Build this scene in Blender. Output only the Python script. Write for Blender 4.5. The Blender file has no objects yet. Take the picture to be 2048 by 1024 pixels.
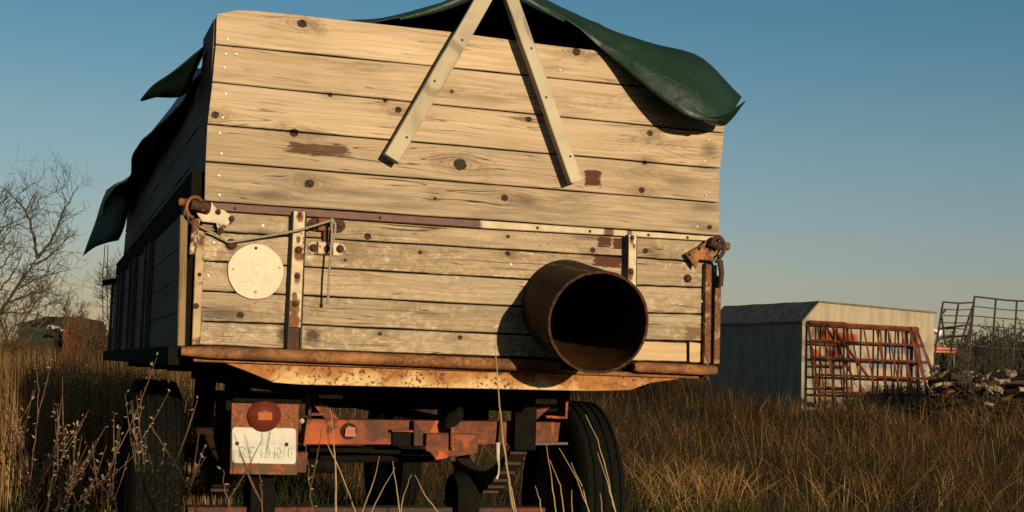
import bpy, bmesh, math, random
import numpy as np
from mathutils import Vector, Matrix, noise as mnoise

random.seed(7)
RNG = np.random.default_rng(11)
S = bpy.context.scene
COL = S.collection
R = math.radians

# ------------------------------------------------------------------ camera, sky, sun
EYE = 1.05
PITCH, ROLL, FPX = 0.0814, 0.0341, 2844.0
cp, sp, cr, sr = math.cos(PITCH), math.sin(PITCH), math.cos(ROLL), math.sin(ROLL)
FW = Vector((0, cp, sp))
RT = Vector((cr, -sr * sp, sr * cp))
UP = Vector((-sr, -cr * sp, cr * cp))
cam_data = bpy.data.cameras.new('camera')
cam = bpy.data.objects.new('camera', cam_data)
COL.objects.link(cam)
cam_data.sensor_width = 36
cam_data.lens = 36 * FPX / 2048
cam_data.clip_end = 5000
cam_data.clip_start = 0.05
m = Matrix((RT, UP, -FW)).transposed().to_4x4()
m.translation = (0, 0, EYE)
cam.matrix_world = m
S.camera = cam

SUN_ELEV = R(7.6)
SUN_AZ = R(24.0)            # light travels this far to the left of straight ahead
LDIR = Vector((-math.sin(SUN_AZ) * math.cos(SUN_ELEV), math.cos(SUN_AZ) * math.cos(SUN_ELEV), -math.sin(SUN_ELEV)))
world = bpy.data.worlds.new('World')
S.world = world
world.use_nodes = True
wt = world.node_tree
for n in list(wt.nodes):
    wt.nodes.remove(n)
sky = wt.nodes.new('ShaderNodeTexSky')
sky.sky_type = 'NISHITA'
sky.sun_disc = False
sky.sun_elevation = SUN_ELEV
sky.sun_rotation = math.atan2(-LDIR.x, -LDIR.y)
sky.air_density = 1.0
sky.dust_density = 0.6
sky.ozone_density = 2.2
bg = wt.nodes.new('ShaderNodeBackground')
bg.inputs['Strength'].default_value = 0.056
wo = wt.nodes.new('ShaderNodeOutputWorld')
tc = wt.nodes.new('ShaderNodeTexCoord')
sx = wt.nodes.new('ShaderNodeSeparateXYZ')
wt.links.new(tc.outputs['Generated'], sx.inputs[0])
rp_ = wt.nodes.new('ShaderNodeValToRGB')       # the air low over the horizon is greyer and warmer than the clear sky above
for e_, (p_, c_) in zip([rp_.color_ramp.elements[0], rp_.color_ramp.elements[1], rp_.color_ramp.elements.new(.07), rp_.color_ramp.elements.new(.16), rp_.color_ramp.elements.new(.25)],
                        [(0.0, (1.22, .97, 1.10)), (.6, (.46, .92, 1.0)), (.07, (1.16, .99, 1.05)), (.16, (1.00, 1.04, 1.02)), (.25, (.64, .96, 1.0))]):
    e_.position = p_; e_.color = (c_[0], c_[1], c_[2], 1)
wt.links.new(sx.outputs[2], rp_.inputs[0])
tint = wt.nodes.new('ShaderNodeMix'); tint.data_type = 'RGBA'; tint.blend_type = 'MULTIPLY'
tint.inputs[0].default_value = 1.0
wt.links.new(sky.outputs[0], tint.inputs[6])
wt.links.new(rp_.outputs[0], tint.inputs[7])
wt.links.new(tint.outputs[2], bg.inputs[0])
wt.links.new(bg.outputs[0], wo.inputs[0])

sun_d = bpy.data.lights.new('sun', 'SUN')
sun_d.energy = 5.0
sun_d.angle = R(0.5)
sun_d.color = (1.0, 0.79, 0.53)
sun = bpy.data.objects.new('sun', sun_d)
COL.objects.link(sun)
sun.rotation_euler = LDIR.to_track_quat('-Z', 'Y').to_euler()
sun.location = (5, -8, 8)
S.view_settings.view_transform = 'Standard'
S.view_settings.look = 'None'
S.view_settings.exposure = 0.7
S.view_settings.gamma = 1.0
S.view_settings.use_curve_mapping = False
S.cycles.max_bounces = 6
S.cycles.use_denoising = False

# ------------------------------------------------------------------ measuring helpers
YAW = 0.3161
E1 = Vector((math.cos(YAW), math.sin(YAW), 0))
E2 = Vector((-math.sin(YAW), math.cos(YAW), 0))
TO = Vector((-1.0872, 4.9955, 0.0))
CAMP = Vector((0, 0, EYE))


def ray(px, py):
    return FW * FPX + RT * (px - 1024) + UP * (512 - py)


def T(px, py, v=0.0):
    """photo point -> trailer coordinates on the cross plane at v"""
    d = ray(px, py)
    t = (v - (CAMP - TO).dot(E2)) / d.dot(E2)
    p = CAMP + d * t - TO
    return (p.dot(E1), v, p.z)


def G(px, py, Y):
    """photo point -> world point at depth Y"""
    d = ray(px, py)
    return CAMP + d * (Y / d.y)


# ------------------------------------------------------------------ object helpers
def tag(o, label=None, cat=None, group=None, kind=None):
    if label: o['label'] = label
    if cat: o['category'] = cat
    if group: o['group'] = group
    if kind: o['kind'] = kind
    return o


def empty(name, loc=(0, 0, 0), rz=0.0):
    o = bpy.data.objects.new(name, None)
    COL.objects.link(o)
    o.location = loc
    o.rotation_euler = (0, 0, rz)
    o.empty_display_size = 0.2
    return o


class MB:
    """collects shapes for one mesh object"""
    def __init__(s):
        s.v = []; s.f = []

    def add(s, vs, fs):
        b = len(s.v)
        s.v += [tuple(p) for p in vs]
        s.f += [tuple(i + b for i in f) for f in fs]
        return s

    def box(s, a, b, c=0.0):
        (x0, y0, z0), (x1, y1, z1) = a, b
        x0, x1 = min(x0, x1), max(x0, x1); y0, y1 = min(y0, y1), max(y0, y1); z0, z1 = min(z0, z1), max(z0, z1)
        return s.prism([(x0, z0), (x1, z0), (x1, z1), (x0, z1)], y0, y1, c)

    def prism(s, pts, y0, y1, c=0.0):
        """pts (x,z) counter-clockwise seen from -y; extruded y0..y1; c = chamfer of the outline at the front"""
        n = len(pts)
        if c > 0:
            cx = sum(p[0] for p in pts) / n; cz = sum(p[1] for p in pts) / n
            ins = []
            for i in range(n):
                p0 = Vector(pts[i - 1]); p1 = Vector(pts[i]); p2 = Vector(pts[(i + 1) % n])
                d = ((p0 - p1).normalized() + (p2 - p1).normalized())
                cr_ = (p1 - p0).x * (p2 - p1).y - (p1 - p0).y * (p2 - p1).x
                if d.length < 1e-4: d = Vector((-(p2 - p1).y, (p2 - p1).x)).normalized()
                else:
                    d.normalize()
                    if cr_ < 0: d = -d
                q = p1 + d * c * 1.3
                ins.append((q.x, q.y))
            vs = [(x, y0, z) for x, z in ins] + [(x, y0 + c, z) for x, z in pts] + [(x, y1, z) for x, z in pts]
            fs = [tuple(range(n))]
            for i in range(n):
                j = (i + 1) % n
                fs += [(i, n + i, n + j, j), (n + i, 2 * n + i, 2 * n + j, n + j)]
            fs.append(tuple(range(3 * n - 1, 2 * n - 1, -1)))
        else:
            vs = [(x, y0, z) for x, z in pts] + [(x, y1, z) for x, z in pts]
            fs = [tuple(range(n)), tuple(range(2 * n - 1, n - 1, -1))]
            for i in range(n):
                j = (i + 1) % n
                fs.append((i, n + i, n + j, j))
        return s.add(vs, fs)

    def tube(s, path, r, n=8, caps=True):
        path = [Vector(p) for p in path]
        rs = r if isinstance(r, (list, tuple)) else [r] * len(path)
        vs = []; fs = []
        ref = None
        for i, p in enumerate(path):
            d = (path[min(i + 1, len(path) - 1)] - path[max(i - 1, 0)])
            if d.length < 1e-9: d = Vector((0, 0, 1))
            d.normalize()
            if ref is None:
                ref = Vector((0, 0, 1)) if abs(d.z) < 0.9 else Vector((1, 0, 0))
            a = ref - d * ref.dot(d)
            if a.length < 1e-5:
                a = d.orthogonal()
            a.normalize(); ref = a
            b = d.cross(a)
            for k in range(n):
                t = 2 * math.pi * k / n
                vs.append(p + (a * math.cos(t) + b * math.sin(t)) * rs[i])
        for i in range(len(path) - 1):
            for k in range(n):
                j = (k + 1) % n
                fs.append((i * n + k, i * n + j, (i + 1) * n + j, (i + 1) * n + k))
        if caps:
            fs.append(tuple(range(n - 1, -1, -1)))
            fs.append(tuple(range((len(path) - 1) * n, len(path) * n)))
        return s.add(vs, fs)

    def lathe(s, prof, origin, axis, n=20, closed=False):
        """prof: (r, t) pairs along axis from origin"""
        axis = Vector(axis).normalized(); o = Vector(origin)
        a = axis.orthogonal().normalized(); b = axis.cross(a)
        vs = []; fs = []
        for r_, t in prof:
            for k in range(n):
                th = 2 * math.pi * k / n
                vs.append(o + axis * t + (a * math.cos(th) + b * math.sin(th)) * max(r_, 1e-4))
        m_ = len(prof)
        for i in range(m_ - 1 + (1 if closed else 0)):
            i2 = (i + 1) % m_
            for k in range(n):
                j = (k + 1) % n
                fs.append((i * n + k, i * n + j, i2 * n + j, i2 * n + k))
        if not closed:
            fs.append(tuple(range(n - 1, -1, -1)))
            fs.append(tuple(range((m_ - 1) * n, m_ * n)))
        return s.add(vs, fs)

    def build(s, name, mat, parent=None, smooth=None):
        me = bpy.data.meshes.new(name)
        me.from_pydata(s.v, [], s.f)
        bm = bmesh.new(); bm.from_mesh(me)
        bmesh.ops.recalc_face_normals(bm, faces=bm.faces)
        bm.to_mesh(me); bm.free()
        if smooth is not None:
            me.polygons.foreach_set('use_smooth', [True] * len(me.polygons))
            me.set_sharp_from_angle(angle=R(smooth))
        o = bpy.data.objects.new(name, me)
        COL.objects.link(o)
        if mat: me.materials.append(mat)
        if parent: o.parent = parent
        return o


# ------------------------------------------------------------------ material helpers
class NT:
    def __init__(s, name):
        s.mat = bpy.data.materials.new(name)
        s.mat.use_nodes = True
        s.t = s.mat.node_tree
        s.b = s.t.nodes['Principled BSDF']
        s.out = s.t.nodes['Material Output']

    def new(s, k, **kw):
        n = s.t.nodes.new(k)
        for a, b in kw.items(): setattr(n, a, b)
        return n

    def put(s, sock, val):
        if hasattr(val, 'is_output') or isinstance(val, bpy.types.NodeSocket):
            s.t.links.new(val, sock)
        else:
            sock.default_value = val

    def math(s, op, a, b=None, c=None, clamp=False):
        n = s.new('ShaderNodeMath', operation=op, use_clamp=clamp)
        s.put(n.inputs[0], a)
        if b is not None: s.put(n.inputs[1], b)
        if c is not None: s.put(n.inputs[2], c)
        return n.outputs[0]

    def obj(s):
        return s.new('ShaderNodeTexCoord').outputs['Object']

    def sep(s, v):
        n = s.new('ShaderNodeSeparateXYZ'); s.put(n.inputs[0], v); return n.outputs

    def comb(s, x, y, z):
        n = s.new('ShaderNodeCombineXYZ')
        for i, q in enumerate((x, y, z)): s.put(n.inputs[i], q)
        return n.outputs[0]

    def scale(s, v, k):
        n = s.new('ShaderNodeVectorMath', operation='MULTIPLY'); s.put(n.inputs[0], v); s.put(n.inputs[1], k); return n.outputs[0]

    def addv(s, v, k):
        n = s.new('ShaderNodeVectorMath', operation='ADD'); s.put(n.inputs[0], v); s.put(n.inputs[1], k); return n.outputs[0]

    def noise(s, v, sc=5.0, det=3.0, rough=0.55, dist=0.0):
        n = s.new('ShaderNodeTexNoise'); s.put(n.inputs['Vector'], v)
        n.inputs['Scale'].default_value = sc; n.inputs['Detail'].default_value = det
        n.inputs['Roughness'].default_value = rough; n.inputs['Distortion'].default_value = dist
        return n.outputs[0]

    def ss(s, x, a, b, lo=0.0, hi=1.0):
        n = s.new('ShaderNodeMapRange', interpolation_type='SMOOTHSTEP')
        s.put(n.inputs[0], x)
        for i, q in enumerate((a, b, lo, hi)): s.put(n.inputs[i + 1], q)
        return n.outputs[0]

    def mix(s, f, a, b, mode='MIX'):
        n = s.new('ShaderNodeMix', data_type='RGBA', blend_type=mode)
        s.put(n.inputs[0], f)
        for i, q in ((6, a), (7, b)):
            if isinstance(q, tuple) and len(q) == 3: q = q + (1,)
            s.put(n.inputs[i], q)
        return n.outputs[2]

    def ramp(s, f, pts):
        n = s.new('ShaderNodeValToRGB'); s.put(n.inputs[0], f)
        cr_ = n.color_ramp
        while len(cr_.elements) < len(pts): cr_.elements.new(0.5)
        for e, (p, c) in zip(cr_.elements, pts):
            e.position = p; e.color = (c[0], c[1], c[2], 1)
        return n.outputs[0]

    def bump(s, h, strength=0.5, dist=0.01):
        n = s.new('ShaderNodeBump'); s.put(n.inputs['Height'], h)
        n.inputs['Strength'].default_value = strength; n.inputs['Distance'].default_value = dist
        s.t.links.new(n.outputs[0], s.b.inputs['Normal'])

    def fin(s, col, rough=0.7, spec=0.3, metal=0.0, k=0.62):
        if isinstance(col, tuple): col = (col[0] * k, col[1] * k, col[2] * k, 1)
        else: col = s.mix(1.0, col, (k, k, k), 'MULTIPLY')
        s.put(s.b.inputs['Base Color'], col)
        s.put(s.b.inputs['Roughness'], rough)
        s.put(s.b.inputs['Specular IOR Level'], spec)
        s.put(s.b.inputs['Metallic'], metal)
        return s.mat


def wood(name, knots=(), stains=(), light=(.47, .38, .25), dark=(.25, .18, .105), grey=(.30, .27, .22), greyness=0.5,
         axis='x', speck=0.0, swirls=(), shift=(0, 0), var=0.35, crack=1.0):
    """weathered board: long streaks that flow round the knots. axis = direction of the grain"""
    n = NT(name)
    P = n.sep(n.obj())
    if axis == 'x': u, w, q = P[0], P[2], P[1]
    elif axis == 'y': u, w, q = P[1], P[2], P[0]
    else: u, w, q = P[2], P[0], P[1]
    rnd = n.new('ShaderNodeObjectInfo').outputs['Random']
    ru = n.math('MULTIPLY_ADD', rnd, 37.0, u)
    flow = n.noise(n.comb(n.math('MULTIPLY', ru, 1.3), n.math('MULTIPLY', w, 7.0), q), 1.0, 2.0, 0.5)
    wz = n.math('MULTIPLY_ADD', flow, 0.055, w)
    core = None; halo = None; dmin = None
    kd = n.noise(n.comb(n.math('MULTIPLY', u, 34.0), n.math('MULTIPLY', w, 34.0), 1.0), 1.0, 3.0, 0.6)
    kd = n.math('MULTIPLY_ADD', kd, 1.5, 0.25)
    for (ku, kw, kr) in knots:
        dx = n.math('SUBTRACT', u, ku); dz = n.math('SUBTRACT', w, kw)
        dx2 = n.math('MULTIPLY', n.math('MULTIPLY', dx, dx), 0.16)
        d2 = n.math('MULTIPLY_ADD', dz, dz, dx2)
        g = n.math('EXPONENT', n.math('MULTIPLY', d2, -1.0 / (2.0 * kr) ** 2))
        wz = n.math('MULTIPLY_ADD', n.math('MULTIPLY', dz, g), -0.85, wz)
        r2 = n.math('MULTIPLY', n.math('MULTIPLY_ADD', n.math('MULTIPLY', dx, .8), dx, n.math('MULTIPLY', dz, dz)), kd)
        c = n.ss(r2, (kr * 1.0) ** 2, (kr * 0.82) ** 2)
        h = n.math('EXPONENT', n.math('MULTIPLY', d2, -1.0 / (1.5 * kr) ** 2))
        dn = n.math('MULTIPLY', n.math('SQRT', d2), 1.0 / kr)
        dmin = dn if dmin is None else n.math('MINIMUM', dmin, dn)
        core = c if core is None else n.math('MAXIMUM', core, c)
        halo = h if halo is None else n.math('MAXIMUM', halo, h)
    ring = n.noise(n.comb(n.math('MULTIPLY', ru, 0.9), n.math('MULTIPLY', wz, 115.0), n.math('MULTIPLY', rnd, 9.0)), 1.0, 2.0, 0.5)
    fib = n.noise(n.comb(n.math('MULTIPLY', ru, 5.0), n.math('MULTIPLY', wz, 240.0), q), 1.0, 3.0, 0.65)
    blot = n.noise(n.comb(n.math('MULTIPLY', ru, 2.2), n.math('MULTIPLY', w, 9.0), n.math('MULTIPLY', rnd, 5.0)), 1.0, 4.0, 0.6)
    rr = n.ss(ring, 0.30, 0.56)
    soft_dark = tuple(.55 * a + .45 * b for a, b in zip(light, dark))
    col = n.mix(rr, soft_dark, light)
    fine = n.noise(n.comb(n.math('MULTIPLY', ru, 1.6), n.math('MULTIPLY', wz, 330.0), n.math('MULTIPLY', rnd, 4.0)), 1.0, 2.0, 0.5)
    col = n.mix(n.ss(fine, 0.52, 0.64, 0.0, 0.55), col, dark)
    col = n.mix(n.ss(fib, 0.55, 0.75, 0.0, 0.55), col, tuple(0.62 * a for a in dark))
    col = n.mix(n.ss(blot, 0.42, 0.75, 0.0, greyness), col, grey)
    oc = n.sep(n.new('ShaderNodeObjectInfo').outputs['Color'])      # each board's own wear: tone, greyness, cracking
    tone = n.math('MULTIPLY', n.math('MULTIPLY_ADD', rnd, var, 1.0 - var * 0.55), oc[0])
    wg = n.noise(n.comb(n.math('MULTIPLY', ru, 3.0), n.math('MULTIPLY', wz, 26.0), 6.0), 1.0, 4.0, 0.65)
    col = n.mix(n.math('MULTIPLY', n.ss(wg, 0.40, 0.66), n.math('SUBTRACT', 1.0, oc[1])), col, tuple(.55 * a for a in grey))
    col = n.mix(1.0, col, n.comb(tone, tone, tone), 'MULTIPLY')
    br = n.noise(n.comb(n.math('MULTIPLY', ru, 1.2), n.math('MULTIPLY', w, 5.0), n.math('MULTIPLY_ADD', rnd, 3.0, 9.0)), 1.0, 3.0, 0.6)
    col = n.mix(n.ss(br, 0.40, 0.68, 0.0, 0.45), col, tuple(.8 * a + .0 for a in dark))
    gr = n.noise(n.comb(n.math('MULTIPLY', ru, 4.5), n.math('MULTIPLY', w, 44.0), n.math('MULTIPLY_ADD', rnd, 11.0, 2.0)), 1.0, 5.0, 0.72)
    col = n.mix(n.ss(gr, 0.50, 0.72, 0.0, 0.42), col, tuple(.62 * a for a in dark))
    # drying cracks: thin dark lines along the grain
    ck = n.noise(n.comb(n.math('MULTIPLY', ru, 1.1), n.math('MULTIPLY', wz, 55.0), n.math('MULTIPLY_ADD', rnd, 7.0, 3.0)), 1.0, 1.0, 0.5)
    ck = n.ss(n.math('ABSOLUTE', n.math('SUBTRACT', ck, 0.5)), 0.003, 0.011, 1.0, 0.0)
    ckm = n.math('MULTIPLY', n.ss(n.noise(n.comb(n.math('MULTIPLY', ru, 1.6), n.math('MULTIPLY', w, 14.0), 4.0), 1.0, 2.0), 0.40, 0.54, 0.0, crack), n.math('SUBTRACT', 1.45, oc[2]), clamp=True)
    ck = n.math('MULTIPLY', ck, ckm)
    col = n.mix(ck, col, (.03, .02, .012))
    if speck > 0:
        mt = n.noise(n.comb(n.math('MULTIPLY', ru, 26.0), n.math('MULTIPLY', w, 38.0), 3.0), 1.0, 5.0, 0.7, 0.6)
        mm = n.noise(n.comb(n.math('MULTIPLY', ru, 1.9), n.math('MULTIPLY', w, 4.0), 5.0), 1.0, 2.0, 0.6)
        col = n.mix(n.math('MULTIPLY', n.ss(mt, 0.44, 0.60), n.ss(mm, 0.40, 0.56, 0.15, 0.75)), col, (.235, .165, .09))
        col = n.mix(n.math('MULTIPLY', n.ss(mt, 0.44, 0.36), n.ss(mm, 0.45, 0.60, 0.0, 0.7)), col, (.62, .53, .37))
        sp1 = n.noise(n.comb(n.math('MULTIPLY', u, 90.0), n.math('MULTIPLY', w, 130.0), 1.0), 1.0, 2.0, 0.6)
        sp2 = n.noise(n.comb(n.math('MULTIPLY', u, 3.0), n.math('MULTIPLY', w, 5.0), 8.0), 1.0, 3.0, 0.6)
        f = n.math('MULTIPLY', n.ss(sp1, 0.55, 0.70), n.ss(sp2, 0.45, 0.62, 0.0, speck))
        col = n.mix(f, col, (.10, .085, .055))
    if core is not None:
        sw = n.math('SINE', n.math('MULTIPLY_ADD', n.math('SUBTRACT', kd, 1.0), 5.0, n.math('MULTIPLY', dmin, 11.0)))
        col = n.mix(n.math('MULTIPLY', n.ss(sw, .1, .9), n.ss(dmin, 2.6, .9, 0.0, .50)), col, tuple(.55 * a for a in dark))
        smg = n.noise(n.comb(n.math('MULTIPLY', u, 9.0), n.math('MULTIPLY', w, 16.0), 7.0), 1.0, 4.0, 0.7)
        col = n.mix(n.math('MULTIPLY', n.ss(smg, .45, .65), n.ss(dmin, 4.2, 1.2, 0.0, .55)), col, (.13, .085, .05))
        col = n.mix(n.math('MULTIPLY', halo, 0.40), col, (.17, .10, .05))
        cn = n.noise(n.comb(n.math('MULTIPLY', u, 70.0), n.math('MULTIPLY', w, 70.0), 0.0), 1.0, 2.0)
        col = n.mix(n.math('MULTIPLY', core, n.ss(cn, 0.35, 0.65, 1.0, 0.88)), col, (.010, .007, .005))
    for (ku, kw, kr, kk) in swirls:          # flat sawn figure: nested pointed arches in the grain
        dx = n.math('MULTIPLY', n.math('SUBTRACT', u, ku), .20); dz = n.math('SUBTRACT', w, kw)
        dd = n.math('MULTIPLY', n.math('SQRT', n.math('MULTIPLY_ADD', dx, dx, n.math('MULTIPLY', dz, dz))), 1.0 / kr)
        dj = n.math('MULTIPLY_ADD', n.math('SUBTRACT', flow, .5), 2.6, n.math('MULTIPLY_ADD', n.math('SUBTRACT', wg, .5), .35, dd))
        ln = n.math('SINE', n.math('MULTIPLY', dj, 40.0))
        f = n.math('MULTIPLY', n.math('MULTIPLY', n.ss(ln, .2, .95), n.ss(wg, .36, .60)), n.ss(dd, 1.25, .35, 0.0, kk * .75))
        col = n.mix(f, col, tuple(.45 * a for a in dark))
        col = n.mix(n.math('MULTIPLY', n.ss(wg, .42, .62), n.ss(dd, 1.2, .2, 0.0, .5)), col, tuple(.6 * a for a in dark))
    edge = n.noise(n.comb(n.math('MULTIPLY', u, 14.0), n.math('MULTIPLY', w, 90.0), 2.0), 1.0, 4.0, 0.65)
    flake = None
    for (su, sw, a, b, c, k, soft) in stains:
        dx = n.math('ABSOLUTE', n.math('MULTIPLY', n.math('SUBTRACT', u, su), 1.0 / a))
        dz = n.math('ABSOLUTE', n.math('MULTIPLY', n.math('SUBTRACT', w, sw), 1.0 / b))
        d = n.math('MAXIMUM', dx, dz) if soft < 0.5 else n.math('SQRT', n.math('MULTIPLY_ADD', dx, dx, n.math('MULTIPLY', dz, dz)))
        d = n.math('MULTIPLY_ADD', n.math('SUBTRACT', edge, 0.5), 1.1 if soft >= 0.5 else 1.7, d)
        f = n.ss(d, 1.0, 1.0 - max(soft, 0.15), 0.0, k)
        if soft < 0.5:
            if flake is None:
                flake = n.ss(n.noise(n.comb(n.math('MULTIPLY', u, 16.0), n.math('MULTIPLY', w, 150.0), 5.0), 1.0, 4.0, 0.7), .28, .40)
            f = n.math('MULTIPLY', f, flake)
        col = n.mix(f, col, c)
    hgt = n.math('MULTIPLY_ADD', rr, 0.5, n.math('MULTIPLY', fib, 0.35))
    hgt = n.math('MULTIPLY_ADD', ck, -1.6, hgt)
    n.bump(hgt, 0.55, 0.002)
    return n.fin(col, 0.8, 0.2)


def rusty(name, paint, amount=0.5, rust=(.16, .055, .02), rust2=(.07, .028, .014), scale=14.0, rough=0.75, spots=0.0, detail=6.0, grime=0.0, soft=.04, halos=(), ax=(0, 2)):
    n = NT(name)
    o = n.obj()
    rnd = n.new('ShaderNodeObjectInfo').outputs['Random']
    o = n.addv(o, n.comb(n.math('MULTIPLY', rnd, 13.0), 0.0, n.math('MULTIPLY', rnd, 5.0)))
    a = n.noise(o, scale, detail, 0.65, 0.4)
    b = n.noise(o, scale * 6.0, 3.0, 0.6)
    rc = n.mix(n.ss(b, 0.35, 0.65), rust, rust2)
    t = 0.72 - 0.44 * amount
    f = n.ss(a, t - soft, t + soft)
    if halos:
        P = n.sep(n.obj())
        for (hu, hw, hr) in halos:
            dx = n.math('SUBTRACT', P[0], hu); dz = n.math('SUBTRACT', P[2], hw)
            dz = n.math('MULTIPLY', dz, n.math('MULTIPLY_ADD', n.math('LESS_THAN', dz, 0.0), -.62, 1.0))     # runs down from the bolt
            d = n.math('SQRT', n.math('MULTIPLY_ADD', dx, dx, n.math('MULTIPLY', dz, dz)))
            d = n.math('MULTIPLY_ADD', n.math('SUBTRACT', a, .5), hr * 2.2, d)
            f = n.math('MAXIMUM', f, n.ss(d, hr * 1.1, hr * .7))
    pv = n.noise(o, scale * 1.7, 4.0, 0.6)
    pc = n.mix(n.ss(pv, 0.3, 0.7), tuple(0.72 * c for c in paint), paint)
    col = n.mix(f, pc, rc)
    if spots > 0:
        s1 = n.noise(o, scale * 4.5, 2.0, 0.5)
        s2 = n.noise(o, scale * 0.5, 2.0, 0.5)
        fs = n.math('MULTIPLY', n.ss(s1, 0.56, 0.62), n.ss(s2, 0.4, 0.55, 0.15, spots))
        col = n.mix(fs, col, (.06, .022, .01))
    if grime > 0:
        col = n.mix(n.ss(n.noise(o, scale * 0.35, 4.0, 0.6), 0.4, 0.65, 0.0, grime), col, (.035, .022, .014))
    n.bump(n.math('MULTIPLY_ADD', b, 0.5, f), 0.45, 0.0015)
    return n.fin(col, rough, 0.25)


def plain(name, c, rough=0.7, spec=0.3, vary=0.25, scale=30.0, bump=0.2):
    n = NT(name)
    o = n.obj()
    a = n.noise(o, scale, 4.0, 0.6)
    col = n.mix(n.ss(a, 0.3, 0.7), tuple(x * (1 - vary) for x in c), tuple(min(1, x * (1 + vary)) for x in c))
    if bump: n.bump(a, bump, 0.003)
    return n.fin(col, rough, spec)


def blade_mat(name, ramp, transl=0.35):
    n = NT(name)
    at = n.new('ShaderNodeAttribute'); at.attribute_name = 'tone'
    col = n.ramp(at.outputs['Fac'], [(p, tuple(.66 * q for q in c)) for p, c in ramp])
    n.fin(col, 0.75, 0.15, k=1.0)
    tr = n.new('ShaderNodeBsdfTranslucent'); n.t.links.new(col, tr.inputs[0])
    mx = n.new('ShaderNodeMixShader'); mx.inputs[0].default_value = transl
    n.t.links.new(n.b.outputs[0], mx.inputs[1]); n.t.links.new(tr.outputs[0], mx.inputs[2])
    n.t.links.new(mx.outputs[0], n.out.inputs[0])
    return n.mat


def uw(px, py, v=0.0):
    a = T(px, py, v); return a[0], a[2]


def kn(px, py, r, v=0.0):
    a = uw(px, py, v); return (a[0], a[1], r * .88 / 555.0)


def st(px, py, a, b, c, k, soft, v=0.0):
    q = uw(px, py, v); return (q[0], q[1], a / 545.0, b / 555.0, c, k, soft)


RUSTP = (.062, .015, .003)
MOLD = (.05, .04, .03)
MUW = wood('upper_boards_wood',
    [kn(604, 47, 11), kn(1153, 103, 11), kn(430, 230, 9), kn(588, 266, 10), kn(660, 190, 6), kn(796, 220, 8), kn(903, 183, 5),
     kn(1057, 239, 8), kn(920, 329, 15), kn(619, 367, 11), kn(1009, 396, 9), kn(1300, 266, 8), kn(1284, 380, 8), kn(1290, 325, 6),
     kn(870, 397, 4), kn(1418, 455, 7), kn(770, 202, 5)],
    [st(636, 299, 66, 13, RUSTP, .85, 0.2), st(1186, 356, 20, 19, RUSTP, .95, 0.2),
     st(1050, 402, 50, 26, MOLD, .6, 0.9), st(540, 388, 60, 16, MOLD, .45, 0.9), st(1330, 210, 90, 30, MOLD, .35, 0.95),
     st(1418, 300, 30, 30, MOLD, .6, 0.9), st(1410, 415, 50, 14, MOLD, .5, 0.9), st(720, 385, 120, 14, MOLD, .35, 0.9),
     st(1350, 360, 60, 30, MOLD, .3, 0.95), st(860, 237, 24, 9, MOLD, .4, 0.9), st(470, 330, 70, 9, MOLD, .3, 0.9)],
    light=(.52, .405, .265), dark=(.36, .255, .145), grey=(.38, .31, .225), greyness=0.45,
    swirls=[uw(1350, 208) + (.07, .7), uw(1372, 292) + (.075, .8), uw(1355, 352) + (.07, .7), uw(1120, 205) + (.06, .5), uw(955, 185) + (.05, .45), uw(1062, 400) + (.055, .6), uw(520, 388) + (.05, .5), uw(700, 130) + (.05, .3)])
MLW = wood('tailgate_boards_wood',
    [kn(735, 473, 9, .02), kn(1015, 507, 7, .02), kn(1185, 500, 7, .02), kn(1290, 502, 7, .02), kn(1016, 473, 5, .02), kn(430, 455, 6, .02),
     kn(840, 505, 5, .02), kn(760, 668, 5, .02), kn(920, 675, 6, .02), kn(480, 630, 8, .02), kn(690, 520, 4, .02)],
    [st(1209, 484, 16, 13, RUSTP, .95, 0.15, .02), st(1238, 487, 14, 14, RUSTP, .95, 0.15, .02), st(1216, 522, 34, 14, RUSTP, .95, 0.15, .02),
     st(1390, 665, 28, 16, (.13, .07, .035), .8, 0.4, .02), st(430, 625, 70, 24, MOLD, .7, 0.9, .02), st(515, 465, 70, 12, MOLD, .4, 0.9, .02),
     st(625, 672, 26, 28, (.035, .022, .015), .85, 0.8, .02), st(566, 670, 18, 28, (.035, .022, .015), .8, 0.8, .02),
     st(1180, 475, 70, 10, MOLD, .6, 0.9, .02), st(1330, 515, 60, 14, MOLD, .3, 0.9, .02), st(1040, 630, 60, 30, MOLD, .35, 0.95, .02),
     st(1412, 560, 14, 60, (.10, .05, .025), .6, 0.8, .02), st(700, 498, 40, 40, (.14, .08, .04), .4, 0.9, .02),
     st(470, 495, 28, 26, (.10, .06, .03), .5, 0.9, .02)],
    light=(.53, .42, .275), dark=(.36, .26, .155), grey=(.35, .285, .195), greyness=0.6, speck=0.8, var=0.22)
MNEW = wood('fresh_pine', light=(.62, .46, .27), dark=(.46, .30, .15), greyness=0.0, var=0.1, crack=0.2)
MSTICK = wood('batten_wood', light=(.50, .44, .31), dark=(.33, .28, .18), grey=(.28, .26, .20), greyness=0.55, axis='x', var=0.1)
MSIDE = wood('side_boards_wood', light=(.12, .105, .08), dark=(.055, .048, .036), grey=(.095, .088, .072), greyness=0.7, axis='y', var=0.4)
MPOST = wood('corner_post_wood', light=(.27, .185, .085), dark=(.10, .06, .025), grey=(.12, .085, .045), greyness=0.7, axis='z', var=0.15)
MBATT = wood('corner_batten_wood', light=(.17, .125, .075), dark=(.08, .055, .03), grey=(.10, .09, .055), greyness=0.7, axis='z', var=0.15)
MRUST = rusty('brown_rust', (.36, .15, .045), 0.68, rust=(.24, .085, .022), rust2=(.11, .04, .014))
MRUSTD = rusty('dark_rust', (.05, .021, .010), 0.6, rust=(.07, .025, .010), rust2=(.03, .013, .007))
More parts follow.
